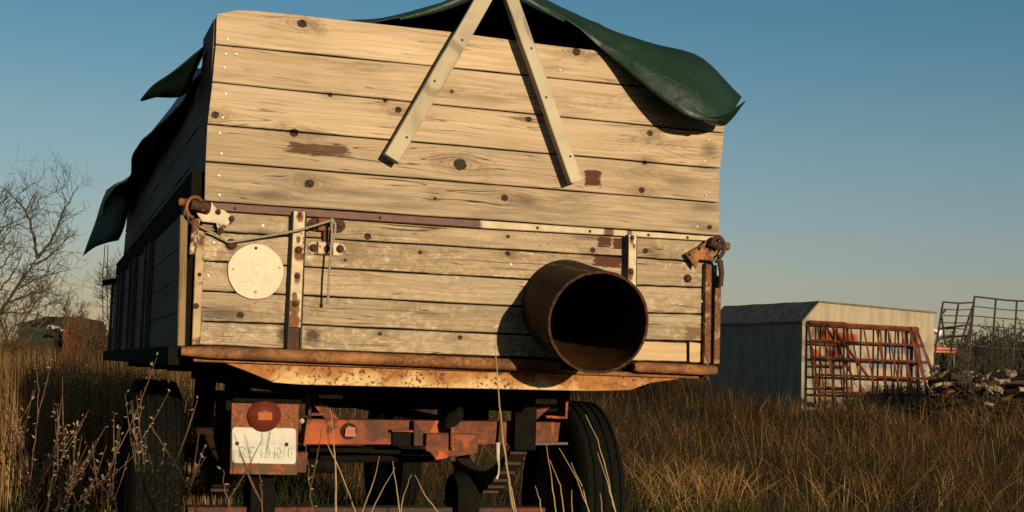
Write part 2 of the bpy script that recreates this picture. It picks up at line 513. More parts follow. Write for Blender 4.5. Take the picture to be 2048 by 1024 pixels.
MRAIL = rusty('ochre_rust', (.40, .185, .055), 0.6, rust=(.25, .095, .024), rust2=(.13, .05, .016), scale=15, spots=0.6, soft=.13, grime=.5)
def beam_mat():
    n = NT('cream_paint_rusting')
    o = n.obj(); P = n.sep(o)
    a = n.noise(o, 6.0, 6.0, .68, .3); b = n.noise(o, 34.0, 4.0, .65); c = n.noise(o, 75.0, 3.0, .6)
    cream = n.mix(n.ss(b, .3, .7), (.52, .35, .155), (.66, .48, .24))
    orange = n.mix(n.ss(b, .3, .7), (.38, .17, .04), (.26, .10, .026))
    up = n.math('MULTIPLY_ADD', n.math('SUBTRACT', P[2], EYE - .055), 4.2, a)              # the paint has gone first along the top
    end = n.ss(n.math('ABSOLUTE', n.math('SUBTRACT', P[0], .86)), .35, .95, 0.0, .20)
    f = n.ss(n.math('ADD', up, end), .46, .68)
    col = n.mix(f, cream, orange)
    sp = n.math('MULTIPLY', n.ss(c, .54, .62), n.ss(n.noise(o, 5.0, 3.0), .40, .58, .12, 1.0))
    col = n.mix(sp, col, (.10, .035, .012))
    pit = n.math('MULTIPLY', n.ss(b, .58, .66), n.ss(a, .45, .6))
    col = n.mix(n.math('MULTIPLY', pit, .8), col, (.15, .05, .015))
    n.bump(n.math('MULTIPLY_ADD', c, .5, f), .4, .0015)
    return n.fin(col, .75, .2)


MCREAM = beam_mat()
MIVORY = rusty('ivory_paint', (.62, .52, .35), 0.28, scale=18)
MIVORYR = rusty('ivory_paint_rusting', (.58, .46, .28), 0.5, scale=16)
MGREENK = rusty('dark_green_flange', (.035, .042, .032), 0.3, rust=(.06, .028, .014), rust2=(.03, .016, .01))
MRED = rusty('red_oxide_paint', (.46, .095, .020), 0.56, rust=(.17, .040, .010), rust2=(.09, .024, .008), scale=7, grime=0.75)
MBLACK = plain('underbody_black', (.009, .008, .006), 0.95, 0.02)
MTYRE = plain('old_rubber', (.0065, .007, .0055), 0.9, 0.04, 0.4, 60)
MRIM = rusty('rim_rust', (.05, .03, .02), 0.6)
MSCREW = plain('zinc_screw', (.80, .74, .58), 0.4, 0.5, 0.15, 80, 0)
MROPE = None


def rope_mat():
    n = NT('hemp_rope')
    P = n.sep(n.obj())
    w = n.new('ShaderNodeTexWave', wave_type='BANDS', bands_direction='DIAGONAL')
    n.put(w.inputs['Vector'], n.obj()); w.inputs['Scale'].default_value = 55.0; w.inputs['Distortion'].default_value = 1.0
    col = n.mix(w.outputs['Fac'], (.22, .19, .13), (.42, .37, .26))
    n.bump(w.outputs['Fac'], 0.8, 0.003)
    return n.fin(col, 0.9, 0.1)


MROPE = rope_mat()

# ------------------------------------------------------------------ ground
def gz(x, y):
    z = 0.05 * math.sin(x * 0.7 + 1.3) * math.cos(y * 0.45) + 0.04 * math.sin(x * 1.9 + y * 1.1)
    a = min(1.0, max(0.0, (y - 17) / 13)); b = min(1.0, max(0.0, (x - 2) / 3))
    rise = .36 * a * a * (3 - 2 * a) * b * b * (3 - 2 * b)          # the field climbs a little towards the shed
    return z * min(1.0, max(0.0, (abs(x) + abs(y) - 3) / 6)) - 0.04 + rise


def soil_mat():
    n = NT('field_soil')
    o = n.obj()
    a = n.noise(o, 0.7, 6.0, 0.65); b = n.noise(o, 9.0, 5.0, 0.7)
    col = n.mix(n.ss(a, 0.35, 0.65), (.045, .03, .014), (.075, .055, .022))
    col = n.mix(n.ss(b, 0.4, 0.7), col, (.02, .016, .009))
    n.bump(b, 1.0, 0.05)
    return n.fin(col, 0.95, 0.05)


MSOIL = soil_mat()
gv = []; gf = []
xs = sorted(set([-1500, -700, -300, -150, -80, -50] + [i * 1.0 for i in range(-35, 36)] + [50, 80, 150, 300, 700, 1500]))
ys = sorted(set([-600, -200, -80, -40, -20] + [i * 1.0 for i in range(-10, 61)] + [75, 100, 150, 250, 500, 1000, 2000]))
for y in ys:
    for x in xs:
        gv.append((x, y, gz(x, y)))
nx = len(xs)
for j in range(len(ys) - 1):
    for i in range(nx - 1):
        gf.append((j * nx + i, j * nx + i + 1, (j + 1) * nx + i + 1, (j + 1) * nx + i))
g_ = MB(); g_.add(gv, gf)
ground = g_.build('ground', MSOIL, smooth=80)
tag(ground, 'rough field soil under the dry grass', kind='structure')

# ------------------------------------------------------------------ the trailer
TR = empty('farm_trailer', TO, YAW)
tag(TR, 'old wooden farm trailer with tall plank tailgate and rusty underframe on the dry grass', 'trailer')


def lerp(a, b, t): return a + (b - a) * t


def plank(name, corners, v0, v1, mat, parent, seed, n=22, top=None, jit=0.0006, ch=0.003):
    """corners: bl, br, tr, tl as (u,w); front face at v0"""
    (blu, blw), (bru, brw), (tru, trw), (tlu, tlw) = corners
    b = MB(); vs = []; fs = []
    rnd = random.Random(seed)
    ph = [rnd.uniform(0, 6.28) for _ in range(6)]
    for i in range(n + 1):
        t = i / n
        j1 = jit * (math.sin(7 * t * 3 + ph[0]) + 0.7 * math.sin(19 * t + ph[1])) + rnd.uniform(-1, 1) * jit * 0.35
        j2 = jit * (math.sin(6 * t * 3 + ph[2]) + 0.7 * math.sin(23 * t + ph[3])) + rnd.uniform(-1, 1) * jit * 0.35
        bow = 0.0022 * math.sin(3.1 * t + ph[4])
        ub, ut = lerp(blu, bru, t), lerp(tlu, tru, t)
        wb, wt_ = lerp(blw, brw, t) + j1, lerp(tlw, trw, t) + j2
        if top: wt_ = top(ut)
        a0 = v0 + bow
        vs += [(ub, v1, wb), (ub, a0 + ch, wb), (lerp(ub, ut, .03), a0, wb + ch), (lerp(ub, ut, .97), a0, wt_ - ch), (ut, a0 + ch, wt_), (ut, v1, wt_)]
    for i in range(n):
        for k in range(6):
            k2 = (k + 1) % 6
            fs.append((i * 6 + k, i * 6 + k2, (i + 1) * 6 + k2, (i + 1) * 6 + k))
    fs.append(tuple(range(5, -1, -1))); fs.append(tuple(range(n * 6, n * 6 + 6)))
    b.add(vs, fs)
    return b.build(name, mat, parent, smooth=25)


def bolt(px, py, v, rpx, mat, parent, name='bolt', h=0.012, n=10, washer=True):
    u, w = uw(px, py, v)
    r = rpx / 560.0
    b = MB()
    if washer:
        b.lathe([(r, 0), (r, 0.003), (r * .72, 0.0035), (r * .66, h * .8), (r * .4, h), (0.0005, h * 1.05)], (u, v + .001, w), (0, -1, 0), n)
    else:
        b.lathe([(r, 0), (r * .9, h * .7), (r * .5, h), (0.0005, h * 1.05)], (u, v + .001, w), (0, -1, 0), n)
    return b.build(name, mat, parent, smooth=40)


def screw(px, py, v, parent, rpx=4.2):
    u, w = uw(px, py, v)
    r = rpx * .68 / 560.0
    b = MB().lathe([(r, 0), (r, .0012), (r * .75, .0024), (r * .3, .0026), (r * .25, .0012), (0.0005, .0011)], (u, v + .0005, w), (0, -1, 0), 9)
    return b.build('screw', MSCREW, parent, smooth=40)


# ---- upper boards. seams given by left and right end heights in the photo
seamL = [(431.8, 89), (425, 164.5), (415, 248.5), (411.5, 322.8), (409.5, 402)]
seamR = [(1452, 190), (1448, 266), (1440, 336.6), (1438, 405.4), (1437.3, 472)]
gap = 0.0028
topL, topR = uw(434, 22), uw(1458, 172)
UPL = []
tp = [(430, 29), (445, 24), (470, 20), (500, 20), (560, 26), (700, 41), (900, 63), (1100, 90), (1213, 103), (1300, 122), (1400, 150), (1458, 172)]
tpu = [uw(*q) for q in tp]


def topcurve(u):
    for (a, b), (c, d) in zip(tpu, tpu[1:]):
        if u <= c: return lerp(b, d, max(0, (u - a) / (c - a)))
    return tpu[-1][1]


prevL, prevR = topL, topR
for i in range(5):
    L_, R_ = uw(*seamL[i]), uw(*seamR[i])
    cor = [(L_[0], L_[1] + gap), (R_[0], R_[1] + gap), (prevR[0], prevR[1] - gap), (prevL[0], prevL[1] - gap)]
    p = plank('board', cor, [0.0, 0.002, -0.002, 0.001, -0.001][i], .030, MUW, TR, 40 + i, n=30, top=topcurve if i == 0 else None)
    p.color = [(1.04, .96, .9, 1), (.99, .9, .8, 1), (1.0, .86, .75, 1), (.87, .62, .5, 1), (.76, .35, .2, 1)][i]
    UPL.append(p)
    prevL, prevR = L_, R_
UPS = [[(453, 78)], [(453, 109), (449, 135), (473, 108)], [(452, 188), (446, 235)], [(440, 265), (443, 307)], [(438, 350), (430, 330)]]
for i, q in enumerate([[(455, 78)], [(452, 108), (449, 135), (473, 108)], [(452, 187), (446, 235)], [(440, 266), (443, 307)], [(438, 351), (439, 390)]]):
    for s_ in q: screw(s_[0], s_[1], -0.003, UPL[i], 3.6)
for i, q in [(3, (1417, 280)), (3, (1410, 322)), (4, (1411, 390)), (4, (1395, 453)), (2, (1100, 176)), (1, (1120, 140))]:
    screw(q[0], q[1], -0.003, UPL[i], 3.2)

# ---- lower tailgate: three bays between the channel posts
VL = 0.02
sl = [(404, 414), (404, 461.5), (404, 521.5), (404, 582), (403, 642.5), (400, 690)]
sm1 = [(606, 428), (606, 474.5), (606, 533.5), (606, 590.5), (606, 649.5), (606, 700)]
sr1 = [(1250, 466), (1250, 513.5), (1250, 569.5), (1250, 624.5), (1250, 679), (1250, 722)]
sr2 = [(1414, 478), (1414, 525), (1412, 575.5), (1410, 628.5), (1410, 683), (1408, 727)]
LOW = []
for bay, (A, B, du0, du1) in enumerate([(sl, sm1, 0, -20), (sm1, sr1, 0, 0), (sr1, sr2, 20, 0)]):
    for i in range(5):
        a0, a1 = uw(*A[i], VL), uw(*A[i + 1], VL)
        b0, b1 = uw(*B[i], VL), uw(*B[i + 1], VL)
        if bay == 0: b0 = (b0[0] - .012, b0[1]); b1 = (b1[0] - .012, b1[1])
        if bay == 1: a0 = (a0[0] - .008, a0[1]); a1 = (a1[0] - .008, a1[1])
        if bay == 1: b0 = (b0[0] + .008, b0[1]); b1 = (b1[0] + .008, b1[1])
        if bay == 2: a0 = (a0[0] + .012, a0[1]); a1 = (a1[0] + .012, a1[1])
        g2 = .0032
        if bay == 2 and i == 4:
            c1 = uw(1374, 684, VL); c2 = uw(1374, 725, VL)
            p = plank('board', [(a1[0], a1[1] + .004), (c2[0], c2[1] + .004), (c1[0], c1[1] - .004), (a0[0], a0[1] - .004)], VL + .004, VL + .03, MNEW, TR, 90, n=10)
            p['label'] = 'short pale new pine board at the bottom right of the tailgate'
            c1 = uw(1379.5, 684, VL); c2 = uw(1379.5, 726, VL); c3 = uw(1402, 686, VL); c4 = uw(1402, 727, VL)
            plank('wood_block', [(c2[0], c2[1] + .004), (c4[0], c4[1] + .004), (c3[0], c3[1]), (c1[0], c1[1])], VL + .002, VL + .03, MNEW, TR, 91, n=4)
            continue
        p = plank('board', [(a1[0], a1[1] + g2), (b1[0], b1[1] + g2), (b0[0], b0[1] - g2), (a0[0], a0[1] - g2)],
                  VL + random.uniform(-.002, .002), VL + .028, MLW, TR, 60 + bay * 10 + i, n=[12, 26, 10][bay])
        p.color = [(.86, .55, .4, 1), (.92, .7, .6, 1), (.95, .75, .7, 1), (.84, .55, .5, 1), (.92, .65, .4, 1)][i]
        LOW.append(p)
for px, py, i in [(428, 485, 1), (417, 551, 2), (526, 451, 0), (1409, 531, 11), (1404, 603, 12), (1405, 661, 13), (1022, 529, 6)]:
    screw(px, py, VL - .003, LOW[i], 4.0)
# dark backing added behind the gaps and a hole, so that no light leaks from inside
MB().box((.02, .036, EYE + .03), (1.97, .05, EYE + 1.18)).build('dark_backing', MBLACK, TR)

# ---- steel strip along the top of the tailgate
def strip_mat():
    n = NT('strip_paint')
    o = n.obj(); P = n.sep(o)
    a = n.noise(o, 9.0, 5.0, 0.6)
    split = n.ss(n.math('MULTIPLY_ADD', n.math('SUBTRACT', a, .5), .35, P[0]), uw(950, 440)[0] - .02, uw(950, 440)[0] + .02)
    b = n.noise(o, 26.0, 4.0, 0.6)
    brown = n.mix(n.ss(b, .35, .65), (.065, .022, .012), (.11, .035, .018))
    ivory = n.mix(n.ss(b, .3, .7), (.40, .32, .20), (.52, .43, .29))
    pu = [uw(1216, 470)[0], uw(1258, 470)[0]]
    for q, wd in zip(pu, (.022, .013)):
        d = n.math('ABSOLUTE', n.math('SUBTRACT', P[0], q))
        f = n.ss(n.math('MULTIPLY_ADD', a, .02, d), wd + .014, wd + .002)
        ivory = n.mix(f, ivory, (.08, .03, .018))
    col = n.mix(split, brown, ivory)
    n.bump(b, .3, .001)
    return n.fin(col, .6, .3)


a, b_, c, d = uw(412, 404), uw(1437, 474), uw(1437, 483), uw(412, 420)
sm = MB()
mid = uw(960, 441); mid2 = uw(960, 456)
sm.prism([d, mid2, c, b_, mid, a], -.007, .018, .002)
strip = sm.build('steel_strip', strip_mat(), TR)
for px in (470, 760, 1075, 1180, 1297, 1375):
    t = (px - 412) / 1025.0
    bolt(px, lerp(413, 479, t), -.008, 3.5, MRUSTD, strip, 'rivet', .004, 8, False)

# ---- channel posts
def channel(pxa, pxb, y0, y1, wpx, notch, short, mat=None):
    """pxa centre at top, pxb centre at bottom"""
    a = uw(pxa, y0, -.025); b = uw(pxb, y1, -.025)
    h = wpx / 2 / 560.0
    web = MB()
    yb = b[1]
    if short is not None:
        t = (short - y0) / (y1 - y0); bb = (lerp(a[0], b[0], t), lerp(a[1], b[1], t))
    else: bb = b
    pts = [(bb[0] - h, bb[1]), (bb[0] + h, bb[1]), (a[0] + h, a[1]), (a[0] + h * .3, a[1] - (.004 if not notch else .0)), (a[0], a[1] - (.028 if notch else .002)), (a[0] - h * .3, a[1]), (a[0] - h, a[1])]
    web.prism(pts, -.028, -.024, .001)
    w_ = web.build('channel_post', mat, TR)
    if short is not None:
        web2 = MB(); web2.prism([(b[0] - h, b[1]), (b[0] + h, b[1]), (bb[0] + h, bb[1] - .001), (bb[0] - h, bb[1] - .001)], -.016, -.012, .001)
        web2.build('rusted_web', MRUSTD, w_)
    for sgn in (-1, 1):
        f = MB()
        n = 14
        vs = []; fs = []
        for i in range(n + 1):
            t = i / n
            cu, cw = lerp(a[0], b[0], t), lerp(a[1], b[1], t)
            j = random.uniform(-.0012, .0012)
            x0 = cu + sgn * h; x1 = cu + sgn * (h + (.014 if sgn > 0 else .010)) + j
            vs += [(x0, -.0285, cw), (x0 + sgn * .003, -.0285, cw), (x1, .016, cw), (x1 - sgn * .004, .016, cw)]
        for i in range(n):
            for k in range(4):
                k2 = (k + 1) % 4
                fs.append((i * 4 + k, i * 4 + k2, (i + 1) * 4 + k2, (i + 1) * 4 + k))
        fs.append((3, 2, 1, 0)); fs.append(tuple(n * 4 + k for k in range(4)))
        f.add(vs, fs)
        f.build('flange', MGREENK, w_)
    return w_


def hal(l): return [uw(x, y, -.028) + (r / 560.,) for x, y, r in l]


MPO1 = rusty('ivory_post_paint', (.60, .50, .32), 0.26, rust=(.22, .085, .025), rust2=(.10, .04, .016), scale=20, halos=hal([(597, 500, 9), (594, 552, 7), (590, 608, 11), (597, 477, 5), (589, 590, 6), (600, 428, 7), (588, 640, 13), (603, 510, 5), (582, 655, 10)]))
MPO2 = rusty('ivory_post_paint_b', (.60, .50, .32), 0.26, rust=(.22, .085, .025), rust2=(.10, .04, .016), scale=20, halos=hal([(1264, 475, 5), (1261, 543, 9), (1268, 490, 3)]))
post1 = channel(599, 587, 423, 712, 23, True, 655, MPO1)
post2 = channel(1265, 1262, 470, 705, 18, False, None, MPO2)
for q, r in [((597, 500), 8), ((594, 552), 5.5), ((590, 608), 6.5)]:
    bolt(q[0], q[1], -.028, r, MRUSTD, post1, 'bolt', .012)
for q, r in [((1264, 475), 5), ((1261, 543), 7)]:
    bolt(q[0], q[1], -.028, r, MRUSTD, post2, 'bolt', .012)

# ---- edge posts of the tailgate
def upost(pts, v0, v1, mat, name, smoothv=.003):
    q = [uw(x, y, v0) for x, y in pts]
    return MB().prism(q, v0, v1, smoothv).build(name, mat, TR)


def ochre_mat():
    return rusty('ochre_paint_worn', (.46, .34, .18), 0.42, rust=(.17, .075, .03), rust2=(.08, .035, .016), scale=9)


MOCHRE = ochre_mat()
lp = upost([(384, 690), (400, 690), (411, 452), (393, 452)], -.012, .012, MOCHRE, 'edge_post')
bolt(399, 549, -.013, 4, MRUSTD, lp, 'bolt', .006)
bolt(392, 612, -.013, 6, MRUSTD, lp, 'bolt', .006)
sp_ = upost([(355, 692), (370, 692), (376, 430), (361, 430)], -.015, .05, MPOST, 'corner_post')
# right edge posts
MOCHR2 = rusty('ochre_paint_rusted', (.42, .29, .14), 0.72, rust=(.19, .075, .024), rust2=(.08, .033, .014), scale=13, spots=.6)
rp = upost([(1409, 727), (1422, 727), (1424, 530), (1412, 526)], -.010, .012, MOCHR2, 'edge_post')
rp2 = upost([(1428, 728), (1440, 728), (1443, 560), (1431, 545)], -.012, .05, MOCHR2, 'corner_post')
# black strips standing in for the shade between edge post and corner post
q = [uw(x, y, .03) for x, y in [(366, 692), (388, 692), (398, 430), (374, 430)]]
MB().prism(q, .03, .05).build('gap_shade_strip', MBLACK, TR)
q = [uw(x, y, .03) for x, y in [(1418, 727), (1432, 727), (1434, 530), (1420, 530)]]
MB().prism(q, .03, .05).build('gap_shade_strip', MBLACK, TR)
# corner boards behind the ends of the upper boards, seen edge on from the left
for ua, ub_, wt_ in ((uw(411, 402)[0], uw(430, 32)[0], uw(430, 31)[1]), (uw(1437, 470)[0] - .03, uw(1447, 200)[0] - .045, uw(1458, 190)[1])):
    w0_ = EYE + .52
    vs = []
    for (v_, w_, u_) in ((.031, w0_, ua), (.40, w0_, ua), (.40, wt_, ub_), (.033, wt_ - .004, ub_)):
        vs.append((u_ + .001, v_, w_))
    vs2 = [(p[0] + .022, p[1], p[2]) for p in vs]
    MB().add(vs + vs2, [(0, 1, 2, 3), (7, 6, 5, 4), (0, 4, 5, 1), (1, 5, 6, 2), (2, 6, 7, 3), (3, 7, 4, 0)]).build('corner_board', MBATT, TR)

# ---- bottom rail and cross beam
def rail_seg(pa, pb, v, r, mat, name, n=12):
    a = T(pa[0], pa[1], v); b = T(pb[0], pb[1], v)
    p = MB()
    N = 14
    path = [Vector(a).lerp(Vector(b), i / N) for i in range(N + 1)]
    rr = [r * .72] + [r] * (N - 1) + [r * .8]
    p.tube(path, rr, n)
    return p.build(name, mat, TR, smooth=45)


rail1 = rail_seg((362, 702), (1118, 733), -.03, .022, MRAIL, 'bottom_rail')
rail2 = rail_seg((1268, 734), (1432, 741), -.03, .0205, MRAIL, 'bottom_rail')
fl = [uw(x, y, .03) for x, y in [(386, 723), (1394, 757), (1394, 749), (386, 713)]]
MB().prism(fl, .012, .2, .002).build('floor_flange', MRAIL, TR)
bp = [uw(x, y, .035) for x, y in [(440, 722), (500, 745), (548, 765), (600, 769), (900, 776), (1190, 782), (1262, 780), (1300, 766), (1365, 757)]]
bt = [uw(1365, 753, .035), uw(440, 720, .035)]
beam = MB().prism(bp + bt, .036, .046, .002).build('cross_beam', MCREAM, TR)
# bed floor and longitudinal beams underneath
MB().box((-.06, .055, EYE + .01), (1.93, 5.55, EYE + .045)).build('floor', MBLACK, TR)
for u0 in (.50, 1.38):
    MB().box((u0, .35, EYE - .125), (u0 + .09, 5.3, EYE + .005)).build('frame_rail', MBLACK, TR)
for v_ in (.5, 1.9, 3.0, 4.4, 5.2):
    MB().box((.06, v_, EYE - .05), (1.92, v_ + .07, EYE + .008)).build('cross_member', MBLACK, TR)
# left side beam under the floor
MB().box((-.10, .02, EYE - .015), (-.062, 5.55, EYE + .05)).build('side_beam', MBLACK, TR)
MB().box((1.932, .03, EYE - .0), (1.965, 5.55, EYE + .05)).build('side_beam', MBLACK, TR)

# ---- side walls and the front wall
def Q(px, py, u):
    d = ray(px, py)
    t = (u - (CAMP - TO).dot(E1)) / d.dot(E1)
    p = CAMP + d * t - TO
    return (u, p.dot(E2), p.z)


SU = -.082
Lw = 5.55
wbot = Q(300, 479, .0)[2]; wtop = Q(330, 262, .012)[2]
wu = [lerp(wbot, wtop, i / 4) for i in range(5)]
for side, u0 in ((0, SU), (1, 2.005)):
    uu = .0 if side == 0 else 2.0
    for i in range(4):
        pl = MB()
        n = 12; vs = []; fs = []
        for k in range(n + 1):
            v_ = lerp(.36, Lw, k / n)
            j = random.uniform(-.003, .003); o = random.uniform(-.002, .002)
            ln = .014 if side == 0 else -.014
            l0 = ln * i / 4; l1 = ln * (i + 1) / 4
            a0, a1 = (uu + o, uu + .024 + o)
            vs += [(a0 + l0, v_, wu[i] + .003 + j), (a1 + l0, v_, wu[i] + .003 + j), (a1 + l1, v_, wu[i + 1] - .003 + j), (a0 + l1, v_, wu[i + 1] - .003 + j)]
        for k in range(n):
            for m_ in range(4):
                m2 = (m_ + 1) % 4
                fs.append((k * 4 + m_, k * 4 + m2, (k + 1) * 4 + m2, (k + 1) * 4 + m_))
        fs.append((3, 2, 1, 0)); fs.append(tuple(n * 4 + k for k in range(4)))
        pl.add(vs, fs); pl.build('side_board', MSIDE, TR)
    ul = u0 + .030 if side == 0 else u0 - .03
    # lower panel: four planks per bay between posts, and a black filler standing in for the shade under the wall above
    vp = [.06, 1.75, 2.05, 2.9, 3.3, 4.2, 4.6, 5.5]
    for k in range(len(vp) - 1):
        for i in range(4):
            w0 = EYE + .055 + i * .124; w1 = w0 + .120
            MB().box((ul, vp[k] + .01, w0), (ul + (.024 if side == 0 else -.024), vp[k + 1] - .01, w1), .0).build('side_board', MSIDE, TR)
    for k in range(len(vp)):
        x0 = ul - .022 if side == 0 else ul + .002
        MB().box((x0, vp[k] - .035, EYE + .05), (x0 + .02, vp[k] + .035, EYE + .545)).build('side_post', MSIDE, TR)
    MB().box((ul + .004 if side == 0 else ul - .03, .06, EYE + .552), ((.03, 5.5, wbot + .03) if side == 0 else (ul - .004, 5.5, wbot + .03))).build('top_board', MBLACK, TR)
for i in range(4):
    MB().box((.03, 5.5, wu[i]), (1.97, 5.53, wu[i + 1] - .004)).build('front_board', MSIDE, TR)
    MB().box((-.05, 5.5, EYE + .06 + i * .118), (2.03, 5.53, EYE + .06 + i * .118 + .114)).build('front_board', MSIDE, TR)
# short ledge stub on the side far forward
a = T(206, 566, 5.2); b_ = T(232, 556, 5.2)
MB().tube([(a[0], 5.2, a[2]), (b_[0] + .1, 5.2, b_[2])], .02, 8).build('side_bracket', MBLACK, TR)

# ---- speed disc
cu, cw = uw(512, 543, .005)
disc = MB()
n = 48; prof = [(.001, .0095), (.091, .0095), (.0985, .008), (.1, .004), (.099, 0)]
vs = []; fs = []
for (r_, t) in prof:
    for k in range(n):
        th = 2 * math.pi * k / n
        rr = r_ * (1 + (.008 * math.sin(5 * th) + .006 * math.sin(11 * th + 1)) * (r_ > .05))
        vs.append((cu + rr * math.cos(th), .016 - t - (.002 * math.cos(2 * th) if r_ > .05 else 0), cw + rr * math.sin(th)))
for i in range(4):
    for k in range(n):
        j = (k + 1) % n
        fs.append((i * n + k, i * n + j, (i + 1) * n + j, (i + 1) * n + k))
disc.add(vs, fs)
MDISC = plain('speed_disc_paint', (.58, .51, .37), 0.6, 0.3, 0.06, 22, 0.35)
MDISC2 = plain('speed_disc_digits', (.55, .48, .345), 0.6, 0.3, 0.05, 22, 0.1)
dobj = disc.build('speed_disc', MDISC, TR, smooth=50)


def text_mesh(body, size, name, mat, parent, loc, extrude=.001, bevel=0.0, sx=1.0, fill='FRONT'):
    cu_ = bpy.data.curves.new(name, 'FONT')
    cu_.body = body; cu_.size = size; cu_.extrude = extrude; cu_.bevel_depth = bevel
    cu_.align_x = 'CENTER'; cu_.align_y = 'CENTER'
    tmp = bpy.data.objects.new(name + '_src', cu_)
    COL.objects.link(tmp)
    dg = bpy.context.evaluated_depsgraph_get()
    me = bpy.data.meshes.new_from_object(tmp.evaluated_get(dg))
    me.name = name
    bpy.data.objects.remove(tmp)
    bpy.data.curves.remove(cu_)
    me.materials.clear(); me.materials.append(mat)
    o = bpy.data.objects.new(name, me); COL.objects.link(o)
    o.parent = parent
    o.rotation_euler = (R(90), 0, 0); o.location = loc; o.scale = (sx, 1, 1)
    return o


text_mesh('25', .105, 'number_25', MDISC, dobj, (cu - .022, .0058, cw - .005), .0012, .0008, .85)
text_mesh('km', .050, 'letters_km', MDISC, dobj, (cu + .057, .0058, cw - .012), .0010, .0006, .8)
for px, py in [(512, 496), (466, 538), (559, 535), (511, 584)]:
    bolt(px, py, .0055, 3.2, MRUSTD if py < 500 else plain('disc_rivet%d' % px, (.33, .29, .21)), dobj, 'rivet', .003, 8, False)

# ---- bolts through the tailgate
bolt(462, 489, VL, 12, MRUSTD, TR, 'bolt', .022, 14)
bolt(1375, 557, VL, 10, MRUSTD, TR, 'bolt', .018, 14)
for px, py in [(627, 520), (670, 523)]:
    bolt(px, py, VL, 3, MBLACK, TR, 'bolt', .003, 7, False)


# ---- drop latches at the two upper corners
def latch(pl, knuckle, arm, mat, holes, pin, handle, ring=None):
    q = [uw(x, y, -.02) for x, y in pl]
    base = MB().prism(q, -.022, -.012, .0015).build('corner_latch', mat, TR)
    for (x, y, r) in holes:
        bolt(x, y, -.022, r, MRUSTD, base, 'bolt', .012, 10)
    k0 = T(knuckle[0], knuckle[1], -.05); k1 = T(knuckle[2], knuckle[3], -.045)
    MB().tube([k0, k1], knuckle[4] / 560., 12).build('hinge_pin', MRUSTD, base, smooth=45)
    pth = [T(x, y, v) for x, y, v in arm[0]]
    MB().tube(pth, [r / 560. for r in arm[1]], 8).build('handle', arm[2], base, smooth=50)
    if pin:
        a = T(*pin[0]); b = T(*pin[1])
        MB().tube([a, b], pin[2] / 560., 10).build('pivot', MRUST, base, smooth=45)
    return base


lat = latch([(392, 424), (404, 443), (432, 446), (436, 461), (447, 461), (463, 441), (460, 430), (448, 420), (434, 418), (428, 412), (423, 404), (412, 414)],
            (382, 408, 420, 416, 11),
            ([(386, 447, -.04), (392, 442, -.05), (390, 462, -.055), (386, 490, -.05), (383, 508, -.045)], [7, 9, 7.5, 6.5, 5.5], MIVORYR), MIVORY,
            [(412, 412, 9), (436, 424, 6), (463, 438, 6.5), (441, 461, 7)], ((360, 404, -.02), (374, 405, -.03), 8), None)
# the curved hoop of the left latch
hoop = [T(400 + 17 * math.cos(t) - 10, 415 + 21 * math.sin(t), -.055 - .01 * math.sin(t)) for t in [R(a) for a in range(100, 400, 20)]]
MB().tube(hoop, .0065, 8).build('hoop', MRUST, lat, smooth=50)
lat2 = latch([(1371, 508), (1392, 537), (1398, 519), (1427, 522), (1442, 500), (1438, 478), (1420, 476), (1404, 489)],
             (1420, 484, 1440, 494, 9),
             ([(1432, 519, -.035), (1440, 524, -.04), (1443, 545, -.04), (1441, 573, -.035)], [8, 7, 6, 5.5], MRUSTD), MRUST,
             [(1379, 509, 4), (1398, 497, 4.5), (1419, 501, 3.5)], ((1440, 491, -.02), (1457, 493, -.02), 9), None)
hoop = [T(1436 + 12 * math.cos(t), 494 + 20 * math.sin(t), -.05) for t in [R(a) for a in range(-150, 100, 20)]]
MB().tube(hoop, .009, 8).build('hoop', MRUSTD, lat2, smooth=50)

# ---- hasps in the middle of the tailgate
def hasp(cx, cy, mat, dark):
    def pill(x0, x1, y, h):
        pts = []
        for k in range(7):
            t = math.pi / 2 - math.pi * k / 6
            pts.append((x1 - h + h * math.cos(t), y - h * math.sin(t) + .035 * (x1 - x0)))
        for k in range(7):
            t = -math.pi / 2 - math.pi * k / 6
            pts.append((x0 + h + h * math.cos(t), y - h * math.sin(t)))
        return pts
    q = [uw(x, y, .01) for x, y in pill(cx - 38, cx + 38, cy, 13)][::-1]
    b = MB().prism(q, .006, .016, .0015).build('hasp_plate', mat, TR)
    q = [uw(x, y, -.01) for x, y in [(cx - 17, cy + 12), (cx + 14, cy + 13), (cx + 14, cy - 12), (cx - 17, cy - 13)]]
    MB().prism(q, -.012, .005, .004).build('hasp_block', dark, b)
    bolt(cx - 27, cy, .006, 8.5, MRUSTD, b, 'bolt', .014, 12)
    bolt(cx + 27, cy + 2, .006, 8.5, MRUSTD, b, 'bolt', .014, 12)
    bolt(cx + 1, cy + 1, -.012, 7, MRUSTD, b, 'bolt', .01, 12)
    return b


hasp(653, 449, MRUSTD, MRUST)
hasp(653, 496, MIVORY, MIVORYR)
q = [uw(x, y, 0) for x, y in [(646, 484), (662, 484), (663, 460), (645, 460)]]
MB().prism(q, -.006, .005, .002).build('hasp_link', MRUSTD, TR)

